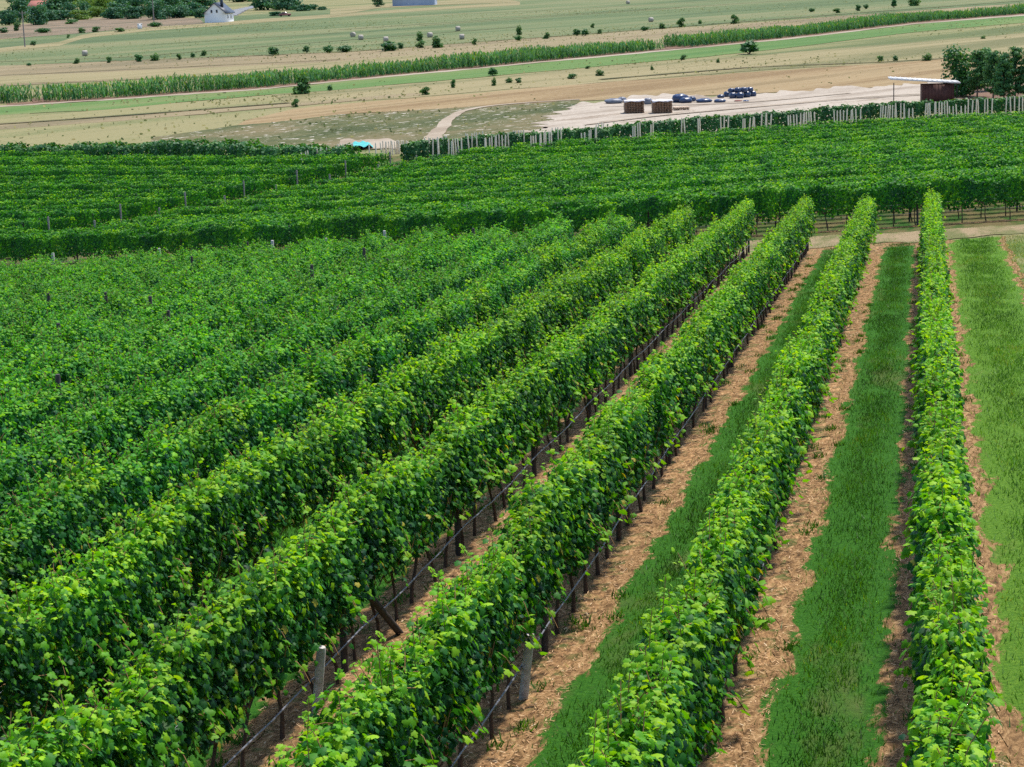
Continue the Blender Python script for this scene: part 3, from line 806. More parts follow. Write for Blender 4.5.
# ------------------------------------------------------------------ corn
def corn(pts, depth, lab, seed):
    P = np.array([hit(u, v) for u, v in pts]); s = np.concatenate([[0], np.cumsum(np.linalg.norm(np.diff(P, axis=0), axis=1))])
    r = np.random.default_rng(seed); n = int(s[-1] * depth * 3.0)
    t = r.uniform(0, s[-1], n); x = np.interp(t, s, P[:, 0]); y = np.interp(t, s, P[:, 1])
    T = P[-1] - P[0]; T /= np.linalg.norm(T); Nn = np.array([-T[1], T[0]])
    row = r.integers(0, int(depth / .75), n) * .75 + r.normal(0, .08, n)
    x = x + Nn[0] * row; y = y + Nn[1] * row
    h = r.normal(1.8, .17, n) + .2 * np.sin(t * .09) + .15 * np.sin(t * .35 + 1); m = 7
    Ps, Ns, Ts, Ss, Ti = [], [], [], [], []
    for k in range(m):
        f = .25 + .72 * k / (m - 1); az = r.uniform(0, 6.28, n)
        Ps.append(np.stack([x + np.cos(az) * .2, y + np.sin(az) * .2, ground(x, y) + h * f], 1))
        Ns.append(np.stack([np.cos(az) * .7, np.sin(az) * .7, np.full(n, .7)], 1))
        Ts.append(np.stack([np.cos(az), np.sin(az), np.full(n, .8 if k > 3 else .1)], 1)); Ss.append(r.uniform(.45, .7, n)); Ti.append(np.clip(.4 + r.normal(0, .2, n) + .05 * k, 0, 1))
    V, Fl, kk = leaves(np.vstack(Ps), np.vstack(Ns), np.vstack(Ts), np.concatenate(Ss), False, .1, .3)
    V = V.reshape(-1, 4, 3); c = V[:, [0, 2]].mean(1, keepdims=True)           # corn blades are narrow
    w = V[:, 1] - V[:, 3]; V[:, 1] -= w * .33; V[:, 3] += w * .33
    V = V.reshape(-1, 3); Ti = np.repeat(np.concatenate(Ti), kk)
    st = MB()
    q = np.arange(0, n, 1)
    sx, sy, sz = x[q], y[q], ground(x[q], y[q]); d3 = .035
    B = np.stack([np.stack([sx + d3 * math.cos(g), sy + d3 * math.sin(g), sz + z0], 1) for z0 in (0,) for g in (0, 2.09, 4.19)], 1)
    Tt = np.stack([sx, sy, sz + h[q]], 1)[:, None]
    SV = np.concatenate([B, Tt], 1).reshape(-1, 3); bs = (np.arange(len(q)) * 4)[:, None, None]
    SF = (bs + np.array([[0, 1, 3], [1, 2, 3], [2, 0, 3]])[None]).reshape(-1, 3) + len(V)
    me = mk_mesh('corn', np.vstack([V, SV]), [Fl, SF], [M['corn_leaf'], M['corn_leaf']], [0, 1], np.concatenate([Ti, np.full(len(SV), .6)]))
    return tag(obj('corn', me), lab, 'corn', kind='stuff')


corn([(48, 102.5), (116, 98), (266, 87.5), (340, 80), (500, 65.5), (664, 49.5)], 7, 'long strip of green corn above the pale footpath', 41)
corn([(-90, 112), (0, 104.5), (36, 101.5)], 7, 'short end of the corn strip left of the brown gap', 42)
corn([(688, 47.5), (781, 38.5), (915, 22.5), (1024, 14), (1110, 7)], 7, 'strip of green corn right of the reddish gap', 43)

# ------------------------------------------------------------------ shrubs and trees
def blob(r, n, c, rad, size, clumps, squash=.8, lo=.25, hi=.8, fat=1.):
    cl = r.normal(0, 1, (clumps, 3)); cl /= np.linalg.norm(cl, axis=1)[:, None]; cl *= r.uniform(lo, hi, (clumps, 1)); cl[:, 2] = r.uniform(-.75, .75, clumps)
    w = r.integers(0, clumps, n)
    dv = r.normal(0, 1, (n, 3)); dv /= np.linalg.norm(dv, axis=1)[:, None]
    rr = r.uniform(.22, .48, clumps) * fat
    P = cl[w] + dv * rr[w][:, None] * r.uniform(.5, 1.1, (n, 1))
    Nm = dv + r.normal(0, .4, (n, 3)) + np.array([0, 0, .4])
    ti = np.clip(.4 + .5 * (r.random(clumps)[w] - .5) + r.normal(0, .15, n), 0, 1)
    return P * np.array(rad) * np.array([1, 1, squash]) + np.array(c), Nm, r.normal(0, 1, (n, 3)) - np.array([0, 0, .6]), r.uniform(.7, 1.3, n) * size, ti


def crown_mesh(name, parts, mat):
    P, Nm, tip, s, ti = [np.concatenate([p[k] for p in parts]) for k in range(5)]
    V, Fl, k = leaves(P, Nm, tip, s, False)
    return mk_mesh(name, V, Fl, M[mat], tint=np.repeat(ti, k))


SHRUB_M = []
for k in range(7):
    r = np.random.default_rng(800 + k)
    me = crown_mesh('foliage', [blob(r, 700, (0, 0, .46), (.60, .60, .62), .13, 11 + k % 3, .9, .15, .62, 1.2)], 'hedge_leaf' if k % 3 == 0 else 'shrub_leaf')
    b = MB()
    for j in range(5):
        a = r.uniform(0, 6.28); b.tube([(0, 0, -.05), (math.cos(a) * .12, math.sin(a) * .12, .25), (math.cos(a) * .3, math.sin(a) * .3, .6)], [.025, .018, .008], 4)
    SHRUB_M.append((me, b.mesh('stem', M['bark'])))


def shrub(u, v, w, h, lab):
    p = hit(u, v); d = np.linalg.norm(p); mp = d / F
    r = random.Random(int(u * 7 + v)); me, st = SHRUB_M[r.randrange(7)]
    o = empty('shrub', (p[0], p[1], float(ground(*p))), r.uniform(0, 6)); o.scale = (w * mp, w * mp, h * mp)
    obj('foliage', me, o); obj('stem', st, o)
    return tag(o, lab, 'shrub', 'shrubs scattered over the fields')


SH = [(303, 94, 22, 20, 'large round green shrub below the corn strip, biggest on the left'), (296, 107, 9, 9, 'small shrub on the stubble edge just below the large round shrub'),
      (330, 91, 7, 6, 'low pale shrub right of the large round shrub'), (77, 64, 7, 6, 'small dark shrub beside the lone hay bale, left of the row of shrubs'), (110, 63, 7, 6, 'second small shrub right of the lone left bale'),
      (138, 62, 10, 7, 'dark shrub left of its twin on the brown field edge'), (155, 61, 11, 7, 'dark shrub right of its twin on the brown field edge'), (179, 60, 7, 6, 'round shrub between the twin dark shrubs and the small pale pair'),
      (193, 58, 6, 5, 'left one of a small pale pair of shrubs'), (204, 56, 7, 6, 'right one of a small pale pair of shrubs'), (274, 56, 13, 9, 'broad dark shrub alone on the meadow below the white house'),
      (307, 53, 8, 7, 'round shrub between the broad dark shrub and the hay bales'), (329, 53, 11, 8, 'dark shrub at the left end of the bushes near the hay bales'), (346, 52, 16, 7, 'low wide shrub just left of the group of three bales'),
      (388, 51, 22, 9, 'wide grey green shrub in front of a hay bale'), (400, 49, 8, 6, 'small shrub touching the wide grey green one'), (421, 48, 12, 8, 'paler shrub at the left of the tall dark shrub'),
      (420, 41, 9, 9, 'small roundish shrub behind the tall dark shrub'), (437, 48, 14, 12, 'tall dark shrub beside a hay bale, tallest of its clump'), (475, 45, 6, 7, 'thin shrub below the reddish hay bale'),
      (519, 35, 8, 9, 'little tree-like shrub on the meadow edge above the corn'), (518, 41, 7, 6, 'tiny shrub at the foot of the tree-like shrub'), (547, 39, 8, 7, 'round shrub on the meadow edge right of the tree-like shrub'),
      (577, 36, 10, 7, 'left half of a pair of low shrubs above the corn'), (585, 36, 10, 7, 'right half of a pair of low shrubs above the corn'), (593, 28, 5, 5, 'tiny dark shrub up on the green meadow'), (600, 34, 6, 5, 'tiny pale shrub right of the pair above the corn'),
      (645, 31, 8, 5, 'low dark shrub left of the corn strip gap'), (662, 29, 9, 6, 'round shrub just below a hay bale near the corn gap'), (682, 27, 10, 10, 'upright shrub above the reddish gap in the corn'), (734, 24, 10, 10, 'cone shaped dark shrub behind the right corn strip'),
      (700, 24, 5, 4, 'tiny shrub between the upright and the cone shaped shrubs'), (749, 54, 24, 13, 'big round green shrub below the right corn strip'), (684, 60, 9, 5, 'low green shrub left of the big round one'), (426, 95, 12, 9, 'dark shrub on dry grass above the stubble, left one'),
      (454, 88, 7, 8, 'pale tall shrub right of the dark shrub on dry grass'), (493, 76, 13, 8, 'wide dark shrub on the green strip below the corn'), (494, 86, 6, 8, 'small shrub under the wide dark one on the green strip'),
      (509, 83, 9, 5, 'low shrub, left one of two on the dry grass'), (519, 83, 8, 5, 'low dark shrub, right one of two on the dry grass'), (573, 79, 13, 5, 'flat spreading shrub on dry grass'), (600, 76, 11, 6, 'round dark shrub on dry grass above the timber stacks'),
      (588, 69, 8, 3, 'flat dark tuft of shrub at the green strip edge'), (652, 70, 5, 4, 'tiny shrub on dry grass above the dark bundles'), (718, 63, 5, 4, 'tiny shrub on dry grass under the big round one'),
      (881, 62, 8, 6, 'grey shrub on the upper edge of the stubble'), (895, 61, 7, 5, 'small grey shrub next to the grey one on the stubble edge'), (927, 61, 12, 7, 'widest grey green shrub on the stubble edge, left of the pines'), (983, 39, 6, 3, 'flat dark shrub high on the right meadow'),
      (812, 12, 6, 4, 'little shrub behind the right corn strip'), (838, 13, 11, 5, 'low brownish shrub behind the right corn strip'), (858, 11, 7, 6, 'small dark shrub, middle of the ones behind the right corn'), (866, 9, 5, 5, 'tiny dark shrub close to the small tree behind the corn'),
      (894, 8, 7, 9, 'narrow upright shrub behind the right corn strip'), (914, 6, 14, 9, 'rounded green shrub top right behind the corn'), (34, 46, 7, 5, 'green shrub at the foot of the utility pole'), (68, 38, 5, 4, 'tiny reddish shrub on the pale slope'),
      (29, 66, 6, 3, 'flat brown shrub at the far left field edge'), (82, 33, 9, 5, 'dark round shrub in the furze, left one'), (97, 32, 11, 5, 'dark round shrub in the furze, right one'), (154, 27, 14, 5, 'flat shrub in front of the pole by the white house'), (70, 24, 18, 5, 'dark low thicket in the middle of the furze'),
      (18, 31, 9, 8, 'dark upright shrub left of the utility pole'), (42, 33, 15, 5, 'grey green thicket right of the utility pole'), (4, 33, 12, 5, 'grey thicket at the left edge of the furze'), (120, 32, 14, 4, 'low grey thicket right of the furze')]
for a in SH: shrub(*a)


def leafy_tree(u, v, w, h, lab, mat='tree_leaf', seed=0, name='tree', group='trees around the white house'):
    p = hit(u, v); mp = np.linalg.norm(p) / F; W, H = w * mp * 1.25, h * mp * 1.08; r = np.random.default_rng(1000 + seed)
    o = empty(name, (p[0], p[1], float(ground(*p))), 0)
    me = crown_mesh('crown', [blob(r, 2200, (0, 0, H * .52), (W * .72, W * .72, H * .56), max(.30, W * .075), 22, .95, .2, .75, 1.1)], mat)
    obj('crown', me, o)
    b = MB(); b.tube([(0, 0, -.2), (.1, 0, H * .3), (0, .1, H * .6)], [W * .05, W * .035, W * .015], 6)
    for j in range(4):
        a = r.uniform(0, 6.28); b.tube([(0.05, 0, H * .28), (math.cos(a) * W * .2, math.sin(a) * W * .2, H * .55)], [W * .02, W * .008], 4)
    b.build('trunk', M['bark'], o)
    return tag(o, lab, 'tree', group)


TR = [(20, 22, 20, 25, 'tall broad dark tree at the far left, beside the utility pole'), (37, 25, 18, 19, 'dark round tree just right of the utility pole'), (9, 25, 14, 13, 'small dark tree at the left edge of the grove'),
      (2, 20, 12, 8, 'lighter low tree at the very left edge', ), (58, 16, 22, 18, 'broad dark tree right of the half hidden red roofed house'), (72, 17, 12, 12, 'smaller tree right of the broad one behind the furze'), (86, 17, 14, 13, 'round tree in the middle of the grove'),
      (97, 17, 12, 9, 'pale green low tree in the grove'), (104, 15, 16, 16, 'dark tree behind the pale green one'), (124, 17, 20, 18, 'dark wide tree left of the tall pole'), (140, 16, 18, 17, 'tree between the wide one and the tall pole'),
      (154, 20, 16, 17, 'dark tree standing right at the tall pole'), (171, 16, 18, 20, 'tall tree right of the tall pole'), (190, 16, 20, 12, 'low rounded tree next to the white house wall'), (205, 6, 16, 8, 'tree peeping out behind the white house roof'),
      (268, 10, 22, 14, 'big dark tree right of the lane, left one of two'), (287, 10, 22, 15, 'big dark tree right of the lane, right one of two'), (302, 11, 14, 6, 'low bushy tree right of the two big dark ones'), (314, 10, 6, 4, 'tiny tree right of the low bushy one'),
      (275, 16, 8, 4, 'little bushy tree below the two big dark ones'), (322, 10, 6, 3, 'last tiny tree of the line right of the lane'), (378, 7, 9, 10, 'lone dark tree left of the grey building'),
      (240, 2, 20, 8, 'tree behind the lane at the top edge'), (113, 6, 22, 10, 'tree at the back of the grove, cut by the top edge'), (150, 4, 24, 8, 'tree at the back of the grove above the tall pole'),
      (48, 21, 16, 9, 'low tree between the dark round tree and the red roofed house'), (64, 20, 18, 8, 'low bushy tree in front of the broad dark one'), (79, 20, 14, 8, 'low bushy tree at the foot of the grove, left of the pale green one'),
      (113, 19, 16, 10, 'bushy tree filling the gap left of the wide dark tree'), (132, 19, 16, 11, 'bushy tree in front, between the wide tree and the tall pole'), (163, 19, 16, 11, 'bushy tree just right of the foot of the tall pole'),
      (180, 18, 16, 11, 'bushy tree between the tall tree and the low rounded one'), (200, 18, 12, 9, 'bush-like tree touching the left wall of the white house'), (92, 8, 26, 9, 'wide tree at the back of the grove, above the pale green one'),
      (72, 6, 22, 8, 'tree at the back of the grove, right of the red roof'), (180, 6, 26, 9, 'tree at the back of the grove, left behind the white house'), (28, 12, 20, 12, 'tree behind the two tall ones at the far left')]
for k, a in enumerate(TR): leafy_tree(*a[:5], mat='lime_leaf' if 'pale green' in a[4] else 'tree_leaf', seed=k)


def pine(u, v, w, h, lab, seed, mat='pine_leaf'):
    p = hit(u, v); mp = np.linalg.norm(p) / F; W, H = w * mp, h * mp; r = np.random.default_rng(1200 + seed)
    o = empty('pine_tree', (p[0], p[1], float(ground(*p))), 0); parts = []
    b = MB(); top = np.array([r.normal(0, .1), r.normal(0, .1), H * .97])
    b.tube([(0, 0, -.2), top * .5, top], [.10, .065, .015], 7)
    nb = 48
    for j in range(nb):
        f = .14 + .84 * (j + r.random()) / nb; a = r.uniform(0, 6.28); ln = W * .5 * (1.15 - f) ** .6 * r.uniform(.7, 1.15)
        c = top * f; e = c + np.array([math.cos(a) * ln, math.sin(a) * ln, ln * .25])
        b.tube([c, e], [.02, .006], 4)
        for q in (.45, .75, 1.):
            n = 30; cc = c + (e - c) * q
            dv = r.normal(0, 1, (n, 3)); P = cc + dv * np.array([.22, .22, .13])
            parts.append((P, dv + np.array([0, 0, .6]), dv + np.array([0, 0, .5]), r.uniform(.13, .26, n), np.clip(.35 + r.normal(0, .16) + r.normal(0, .12, n) + .3 * (q - .5), 0, 1)))
    obj('crown', crown_mesh('crown', parts, mat), o); b.build('trunk', M['bark'], o, smooth=True)
    return tag(o, lab, 'tree', 'young pines at the right edge of the yard')


for k, a in enumerate([(962, 97, 24, 42, 'bushy yellowish green tree at the left end of the pines'), (977, 98, 26, 46, 'tall dense pine, second from the left end of the pines'), (993, 100, 22, 47, 'dark pine in the middle of the group'),
                       (1004, 103, 20, 48, 'slender pine with a bare pale trunk'), (1015, 102, 22, 53, 'tallest pine with a pointed top'), (1027, 102, 22, 50, 'pine cut by the right edge of the photo'), (1042, 98, 24, 50, 'pine standing beyond the right edge'), (985, 92, 22, 42, 'shaded pine behind the tall dense one')]):
    if k == 0: leafy_tree(*a, mat='hedge_leaf', seed=60, group='young pines at the right edge of the yard')
    else: pine(*a, k)

# ------------------------------------------------------------------ hay bales
M['hay'] = m_plain('hay', (.42, .36, .27), (.28, .24, .18), 5)
M['net'] = m_plain('bale_net', (.42, .39, .34), (.24, .21, .17), 3)
b = MB(); n = 20; th = np.linspace(0, 2 * math.pi, n, endpoint=False)
prof = [(-.60, .02), (-.60, .62), (-.55, .68), (0, .70), (.55, .68), (.60, .62), (.60, .02)]
V = np.array([[x, math.cos(t_) * rr, math.sin(t_) * rr + .68] for x, rr in prof for t_ in th])
body = mk_mesh('body', V, np.array([[i * n + k, i * n + (k + 1) % n, (i + 1) * n + (k + 1) % n, (i + 1) * n + k] for i in range(6) for k in range(n)]), M['hay'], smooth=True)
prof = [(-.50, .695), (-.48, .715), (.48, .715), (.50, .695)]
V = np.array([[x, math.cos(t_) * rr, math.sin(t_) * rr + .68] for x, rr in prof for t_ in th])
wrap = mk_mesh('net_wrap', V, np.array([[i * n + k, i * n + (k + 1) % n, (i + 1) * n + (k + 1) % n, (i + 1) * n + k] for i in range(3) for k in range(n)]), M['net'], smooth=True)
for u, v, rz, lab in [(85, 56, .4, 'grey round hay bale alone on the left meadow'), (353, 37, 1.2, 'bright round hay bale, left one of the close pair'), (361, 40, .3, 'darker round hay bale, right one of the close pair'),
                      (386, 42, .2, 'round hay bale standing behind the wide grey green shrub'), (430, 37.5, .5, 'round hay bale half hidden by the tall dark shrub'), (458, 31, .3, 'round hay bale higher up the meadow, right of the tall dark shrub'),
                      (462, 39.5, .1, 'reddish round hay bale just below another bale'), (651, 22, .4, 'round hay bale above the reddish gap in the corn'), (628, 4, .6, 'round hay bale at the top edge of the photo, farthest one')]:
    p = hit(u, v); o = empty('hay_bale', (p[0], p[1], float(ground(*p))), rz); o.scale = (.82,) * 3
    obj('body', body, o); obj('net_wrap', wrap, o); tag(o, lab, 'hay bale', 'round hay bales on the meadow')

# ------------------------------------------------------------------ gravel yard: shed, timber stacks, wrapped bundles
M['shed'] = m_plain('red_brown_boards', (.11, .048, .036), (.065, .028, .022), 3)
M['white'] = m_plain('white_sheet', (.66, .65, .63), (.48, .47, .46), 2., .6)
p = hit(937, 103); mp = np.linalg.norm(p) / F
o = empty('shed', (p[0], p[1], float(ground(*p))), -.10); W = 30 * mp; D = 2.2; H = 2.0
b = MB()
for (c, s) in [((0, -D / 2, H / 2 - .05), (W, .06, H)), ((0, D / 2, H / 2 - .05), (W, .06, H)), ((-W / 2 + .03, 0, H / 2 - .05), (.06, D - .07, H)), ((W / 2 - .03, 0, H / 2 - .05), (.06, D - .07, H))]: b.box(c, s)
b.build('wall', M['shed'], o)
b = MB()
for j in range(9): b.box((-W / 2 + .2 + j * (W - .4) / 8, -D / 2 - .045, H / 2), (.06, .025, H - .1))
b.build('batten', M['shed'], o)
b = MB()
for x in (W / 2 + .3, -W / 2 - 2.9): b.box((x, -D / 2 + .2, H / 2 - .05 + (.0 if x > 0 else .12)), (.09, .09, H + .1 + (0 if x > 0 else .25)))
b.build('support', M['dark_post'], o)
x0, x1 = -W / 2 - 3.3, W / 2 + .6; z0, z1 = H + .62, H + .02
t_ = math.atan2(z1 - z0, x1 - x0); Ry = Matrix.Rotation(-t_, 3, 'Y')
b = MB(); b.box(((x0 + x1) / 2, 0, (z0 + z1) / 2 + .06), (x1 - x0, D + .7, .16), M=Ry)
for j in range(14):
    f = (j + .5) / 14; b.box((x0 + (x1 - x0) * f, 0, z0 + (z1 - z0) * f + .155), (.10, D + .68, .05), M=Ry)
b.build('roof', M['white'], o)
b = MB(); b.box((W * .22, -D / 2 - .05, .9), (.8, .03, 1.75)); b.build('door', M['shed'], o)
tag(o, 'small red brown shed with a long sloping white roof', 'shed')

M['timber'] = m_plain('stacked_timber', (.30, .175, .105), (.13, .08, .05), 9)
M['raw'] = m_plain('raw_boards', (.50, .38, .27), (.36, .26, .18), 6)
M['sheet_grey'] = m_plain('weathered_sheet', (.72, .70, .72), (.45, .42, .43), 2.2)


def timber(u, v, w, h, lab, cover):
    p = hit(u, v); mp = np.linalg.norm(p) / F; W, H = w * mp, h * mp
    o = empty('timber_stack', (p[0], p[1], float(ground(*p))), .06); b = MB(); D = 1.5
    rows = max(2, int(H / .16)); r = np.random.default_rng(int(u))
    for j in range(rows):
        z = H * (j + .5) / rows; n = 7
        for q in range(n):
            b.box((-W / 2 + W * (q + .5) / n + r.normal(0, .015), r.normal(0, .04), z), (W / n * .88, D, H / rows * .78))
    b.build('boards', M['timber'] if cover else M['raw'], o)
    b = MB()
    for j in range(1, rows, 3): b.box((0, -.4, H * j / rows), (W * 1.02, .12, .035)); b.box((0, .4, H * j / rows), (W * 1.02, .12, .035))
    b.build('spacer', M['raw'], o)
    if cover:
        n = 12; X, Y = np.meshgrid(np.linspace(-1, 1, n), np.linspace(-1, 1, 8), indexing='ij')
        Z = H + .05 + .05 * np.sin(X * 5 + Y * 3) - .12 * np.clip(np.abs(X) - .8, 0, 1) - .8 * np.clip(np.abs(Y) - .86, 0, 1)
        ii = np.arange(n * 8).reshape(n, 8); Fq = np.stack([ii[:-1, :-1], ii[1:, :-1], ii[1:, 1:], ii[:-1, 1:]], -1).reshape(-1, 4)
        me = mk_mesh('cover_sheet', np.stack([X * W * .54, Y * D * .56, Z], -1).reshape(-1, 3), Fq, M['sheet_grey']); c = obj('cover_sheet', me, o)
        sm = c.modifiers.new('thick', 'SOLIDIFY'); sm.thickness = .03
    return tag(o, lab, 'timber stack', 'timber stacks in the gravel yard')


timber(634, 113.5, 19, 13, 'brown timber stack under a pale sheet, left one of two', True)
timber(662, 113.5, 19, 13, 'brown timber stack under a pale sheet, right one of two', True)
timber(681, 110.5, 15, 4, 'low pile of raw pale boards right of the timber stacks', False)

M['wrap'] = m_plain('dark_blue_wrap', (.02, .05, .125), (.010, .02, .055), 2., .3, .6)
M['grey_wrap'] = m_plain('grey_wrap', (.16, .18, .22), (.08, .09, .12), 2., .5, .5)


def bundle(u, v, w, h, lab, mat='wrap', z=0., group='dark wrapped bundles in the gravel yard', seed=0):
    """A sack of wrapped plastic: a squashed, creased ellipsoid with a flat underside and a tied neck."""
    p = hit(u, v); mp = np.linalg.norm(p) / F; W, H = w * mp, h * mp; r = np.random.default_rng(int(u * 3 + v * 7) + seed)
    n, m = 14, 9; T, Ph = np.meshgrid(np.linspace(0, 2 * math.pi, n, endpoint=False), np.linspace(-.5, .5, m) * math.pi, indexing='ij')
    rr = 1 + .08 * np.sin(T * 5 + r.uniform(0, 6)) * np.cos(Ph) + .06 * np.sin(T * 3 + Ph * 4 + r.uniform(0, 6))
    c = np.sign(np.cos(Ph)) * np.abs(np.cos(Ph)) ** .7
    X = W / 2 * c * np.cos(T) * rr; Y = max(W * .4, .35) * c * np.sin(T) * rr; Z = H / 2 + H / 2 * np.sin(Ph) * rr
    Z = np.maximum(Z, 0.0)
    ii = np.arange(n * m).reshape(n, m); jj = np.roll(ii, -1, 0)
    Fq = np.stack([ii[:, :-1], jj[:, :-1], jj[:, 1:], ii[:, 1:]], -1).reshape(-1, 4)
    o = obj('wrapped_bundle', mk_mesh('wrapped_bundle', np.stack([X, Y, Z], -1).reshape(-1, 3), Fq, M[mat], smooth=True), None, (p[0], p[1], float(ground(*p)) + z * mp), r.uniform(-.2, .2))
    return tag(o, lab, 'bundle', group)


PILE = 'dark blue wrapped bundle in the big pile at the right'
BUN = [(721, 98.5, 7, 4, 'small dark bundle on the gravel left of the big pile', 0), (727, 97.5, 7, 6, 'dark bundle at the left foot of the big pile', 0), (733, 99, 8, 6.5, 'bottom left dark bundle of the big pile', 0), (740, 99, 8, 6.5, 'bottom dark bundle of the big pile, second from its left', 0), (747, 98, 8, 6.5, 'bottom dark bundle near the right end of the big pile', 0), (753, 97, 7, 6, 'bottom dark bundle at the right end of the big pile', 0),
       (731.5, 98.5, 7, 5, 'upper dark bundle at the left of the big pile', 5.2), (738, 98.5, 8, 5.5, 'upper dark bundle left of the top middle of the big pile', 5.4), (744, 98.2, 8, 5.5, 'upper dark bundle right of the top middle of the big pile', 5.4), (750, 97.2, 7, 5, 'upper dark bundle at the right of the big pile', 5.),
       (746, 102, 6, 2, 'flat dark bundle on the gravel in front of the big pile', 0), (704, 103, 16, 4.5, 'long low dark bundle left of the big pile', 0), (720, 103, 12, 4, 'low dark bundle right next to the long low one', 0), (692, 102, 8, 5.5, 'rounded dark bundle at the right of the tarped heap', 0)]
for u, v, w, h, lab, z in BUN: bundle(u, v, w, h, lab, 'wrap', z)
bundle(680, 103, 17, 9, 'hunched dark blue tarped heap right of the timber stacks', group='tarped heaps in the gravel yard')
bundle(686, 103.4, 13, 6, 'lower shoulder of dark tarp beside the hunched heap', group='tarped heaps in the gravel yard')
bundle(614, 104, 18, 5.5, 'grey netted heap left of the timber stacks', 'grey_wrap', group='tarped heaps in the gravel yard')
bundle(622, 103, 9, 6, 'dark grey heap touching the left timber stack', 'grey_wrap', group='tarped heaps in the gravel yard')
bundle(648, 105, 9, 7, 'grey heap between the two timber stacks', 'grey_wrap', group='tarped heaps in the gravel yard')
M['red_cloth'] = m_plain('red_brown_cloth', (.22, .07, .05), (.14, .05, .04), 3)
bundle(738, 102, 8, 2, 'flat red brown bundle in front of the big pile', 'red_cloth')

# ------------------------------------------------------------------ houses, poles
M['render'] = m_plain('white_render', (.86, .86, .85), (.78, .78, .78), .6, .8)
M['slate'] = m_plain('blue_slate', (.045, .06, .085), (.025, .035, .05), 3., .5)
M['glass'] = m_plain('dark_glass', (.03, .035, .045), (.02, .025, .03), 1., .15, .6)
M['tile_red'] = m_plain('red_tile', (.32, .12, .09), (.22, .08, .06), 3.)
M['steel_blue'] = m_plain('blue_grey_sheet', (.36, .43, .55), (.28, .34, .46), 1., .5)


def house(u, v, w, d, wall_h, roof_h, rz, lab, wall, roof, windows, chimney=True, name='house', cat='house'):
    p = hit(u, v); o = empty(name, (p[0], p[1], float(ground(*p))), rz); b = MB()
    P = [(-w / 2, -d / 2, -.3), (w / 2, -d / 2, -.3), (w / 2, -d / 2, wall_h), (0, -d / 2, wall_h + roof_h), (-w / 2, -d / 2, wall_h)]
    V = P + [(x, d / 2, z) for x, _, z in P]
    b.add(V, [[0, 1, 2, 4], [6, 5, 9, 7], [1, 6, 7, 2], [5, 0, 4, 9]]); b.add(V, [[4, 2, 3], [7, 9, 8]])
    wl = b.build('wall', wall, o); rf = MB(); ov = .45; th = .22; sl = roof_h / (w / 2)
    for s in (-1, 1):
        A = [(0, -d / 2 - ov, wall_h + roof_h + .03), (s * (w / 2 + ov), -d / 2 - ov, wall_h - sl * ov + .03)]
        Q = A + [(x, y, z + th) for x, y, z in A]; Q = Q + [(x, -y, z) for x, y, z in Q]
        rf.add(Q, [[0, 1, 3, 2], [4, 6, 7, 5], [2, 3, 7, 6], [0, 4, 5, 1], [1, 5, 7, 3], [0, 2, 6, 4]])
    r_ = rf.build('roof', roof, o)
    if chimney:
        c = MB(); c.box((w * .24, -d * .18, wall_h + roof_h + .1), (.75, .75, 2.6)); c.box((w * .24, -d * .18, wall_h + roof_h + 1.47), (.9, .9, .14)); c.build('chimney', roof, r_)
    for (face, x, z, ww, hh) in windows:
        wo = MB(); fr = MB()
        if face == 'f':
            wo.box((x, -d / 2 - .02, z), (ww, .05, hh)); fr.box((x, -d / 2 - .03, z - hh / 2 - .06), (ww + .2, .12, .08))
        else:
            wo.box((w / 2 + .02, x, z), (.05, ww, hh)); fr.box((w / 2 + .03, x, z - hh / 2 - .06), (.12, ww + .2, .08))
        q = wo.build('window', M['glass'], o); fr.build('sill', M['render'], q)
    return tag(o, lab, cat)


house(219.5, 22.2, 6.7, 8.6, 3.0, 2.9, -.17, 'white gabled house with a dark slate roof', M['render'], M['slate'], [('f', -1., 3.5, .55, .9), ('f', .7, 3.5, .55, .9), ('s', -1.6, 1.7, .8, 1.1), ('s', 1.6, 1.7, .8, 1.1)])
house(41, 14, 9., 8., 3.2, 2.4, 1.25, 'red roofed house half hidden behind trees on the left', M['render'], M['tile_red'], [('f', -1.5, 1.9, .9, 1.1), ('s', 1., 1.9, .9, 1.1), ('s', -2., 1.9, .9, 1.1)])
house(415, 5.5, 9., 16., 3.0, 1.6, 1.45, 'long blue grey farm building at the top edge', M['steel_blue'], M['steel_blue'], [('s', -3., 1.9, 1.4, .9), ('s', 2., 1.9, 1.4, .9)], False, 'farm_building', 'farm building')
p = hit(140, 29); o = empty('shed', (p[0], p[1], float(ground(*p))), .2)
b = MB(); b.box((0, 0, .7), (1.3, 1.2, 1.5)); b.build('wall', M['render'], o); b = MB(); b.box((0, 0, 1.52), (1.6, 1.5, .12)); b.build('roof', M['white'], o)
tag(o, 'tiny white hut on the meadow left of the white house', 'hut')
for u, v, hpx, lab in [(25, 47, 34, 'thin grey utility pole on the pale slope at the left'), (154, 22, 26, 'tall grey utility pole among the trees left of the white house')]:
    p = hit(u, v); mp = np.linalg.norm(p) / F; o = empty('utility_pole', (p[0], p[1], float(ground(*p))), .3); H = hpx * mp
    b = MB(); b.tube([(0, 0, -.3), (0, 0, H)], [.17, .12], 8); b.build('pole', M['grey_post'], o)
    b = MB(); b.box((0, 0, H - .5), (1.5, .1, .12)); b.build('crossarm', M['grey_post'], o)
    b = MB()
    for x in (-.65, 0, .65): b.tube([(x, 0, H - .45), (x, 0, H - .2)], .05, 6)
    b.build('insulators', M['white'], o)
    tag(o, lab, 'utility pole')
p = hit(285, 16.5); o = empty('parked_car', (p[0], p[1], float(ground(*p))), .15)
M['car_red'] = m_plain('dull_red_paint', (.20, .06, .05), (.17, .05, .045), .5, .35, .5)
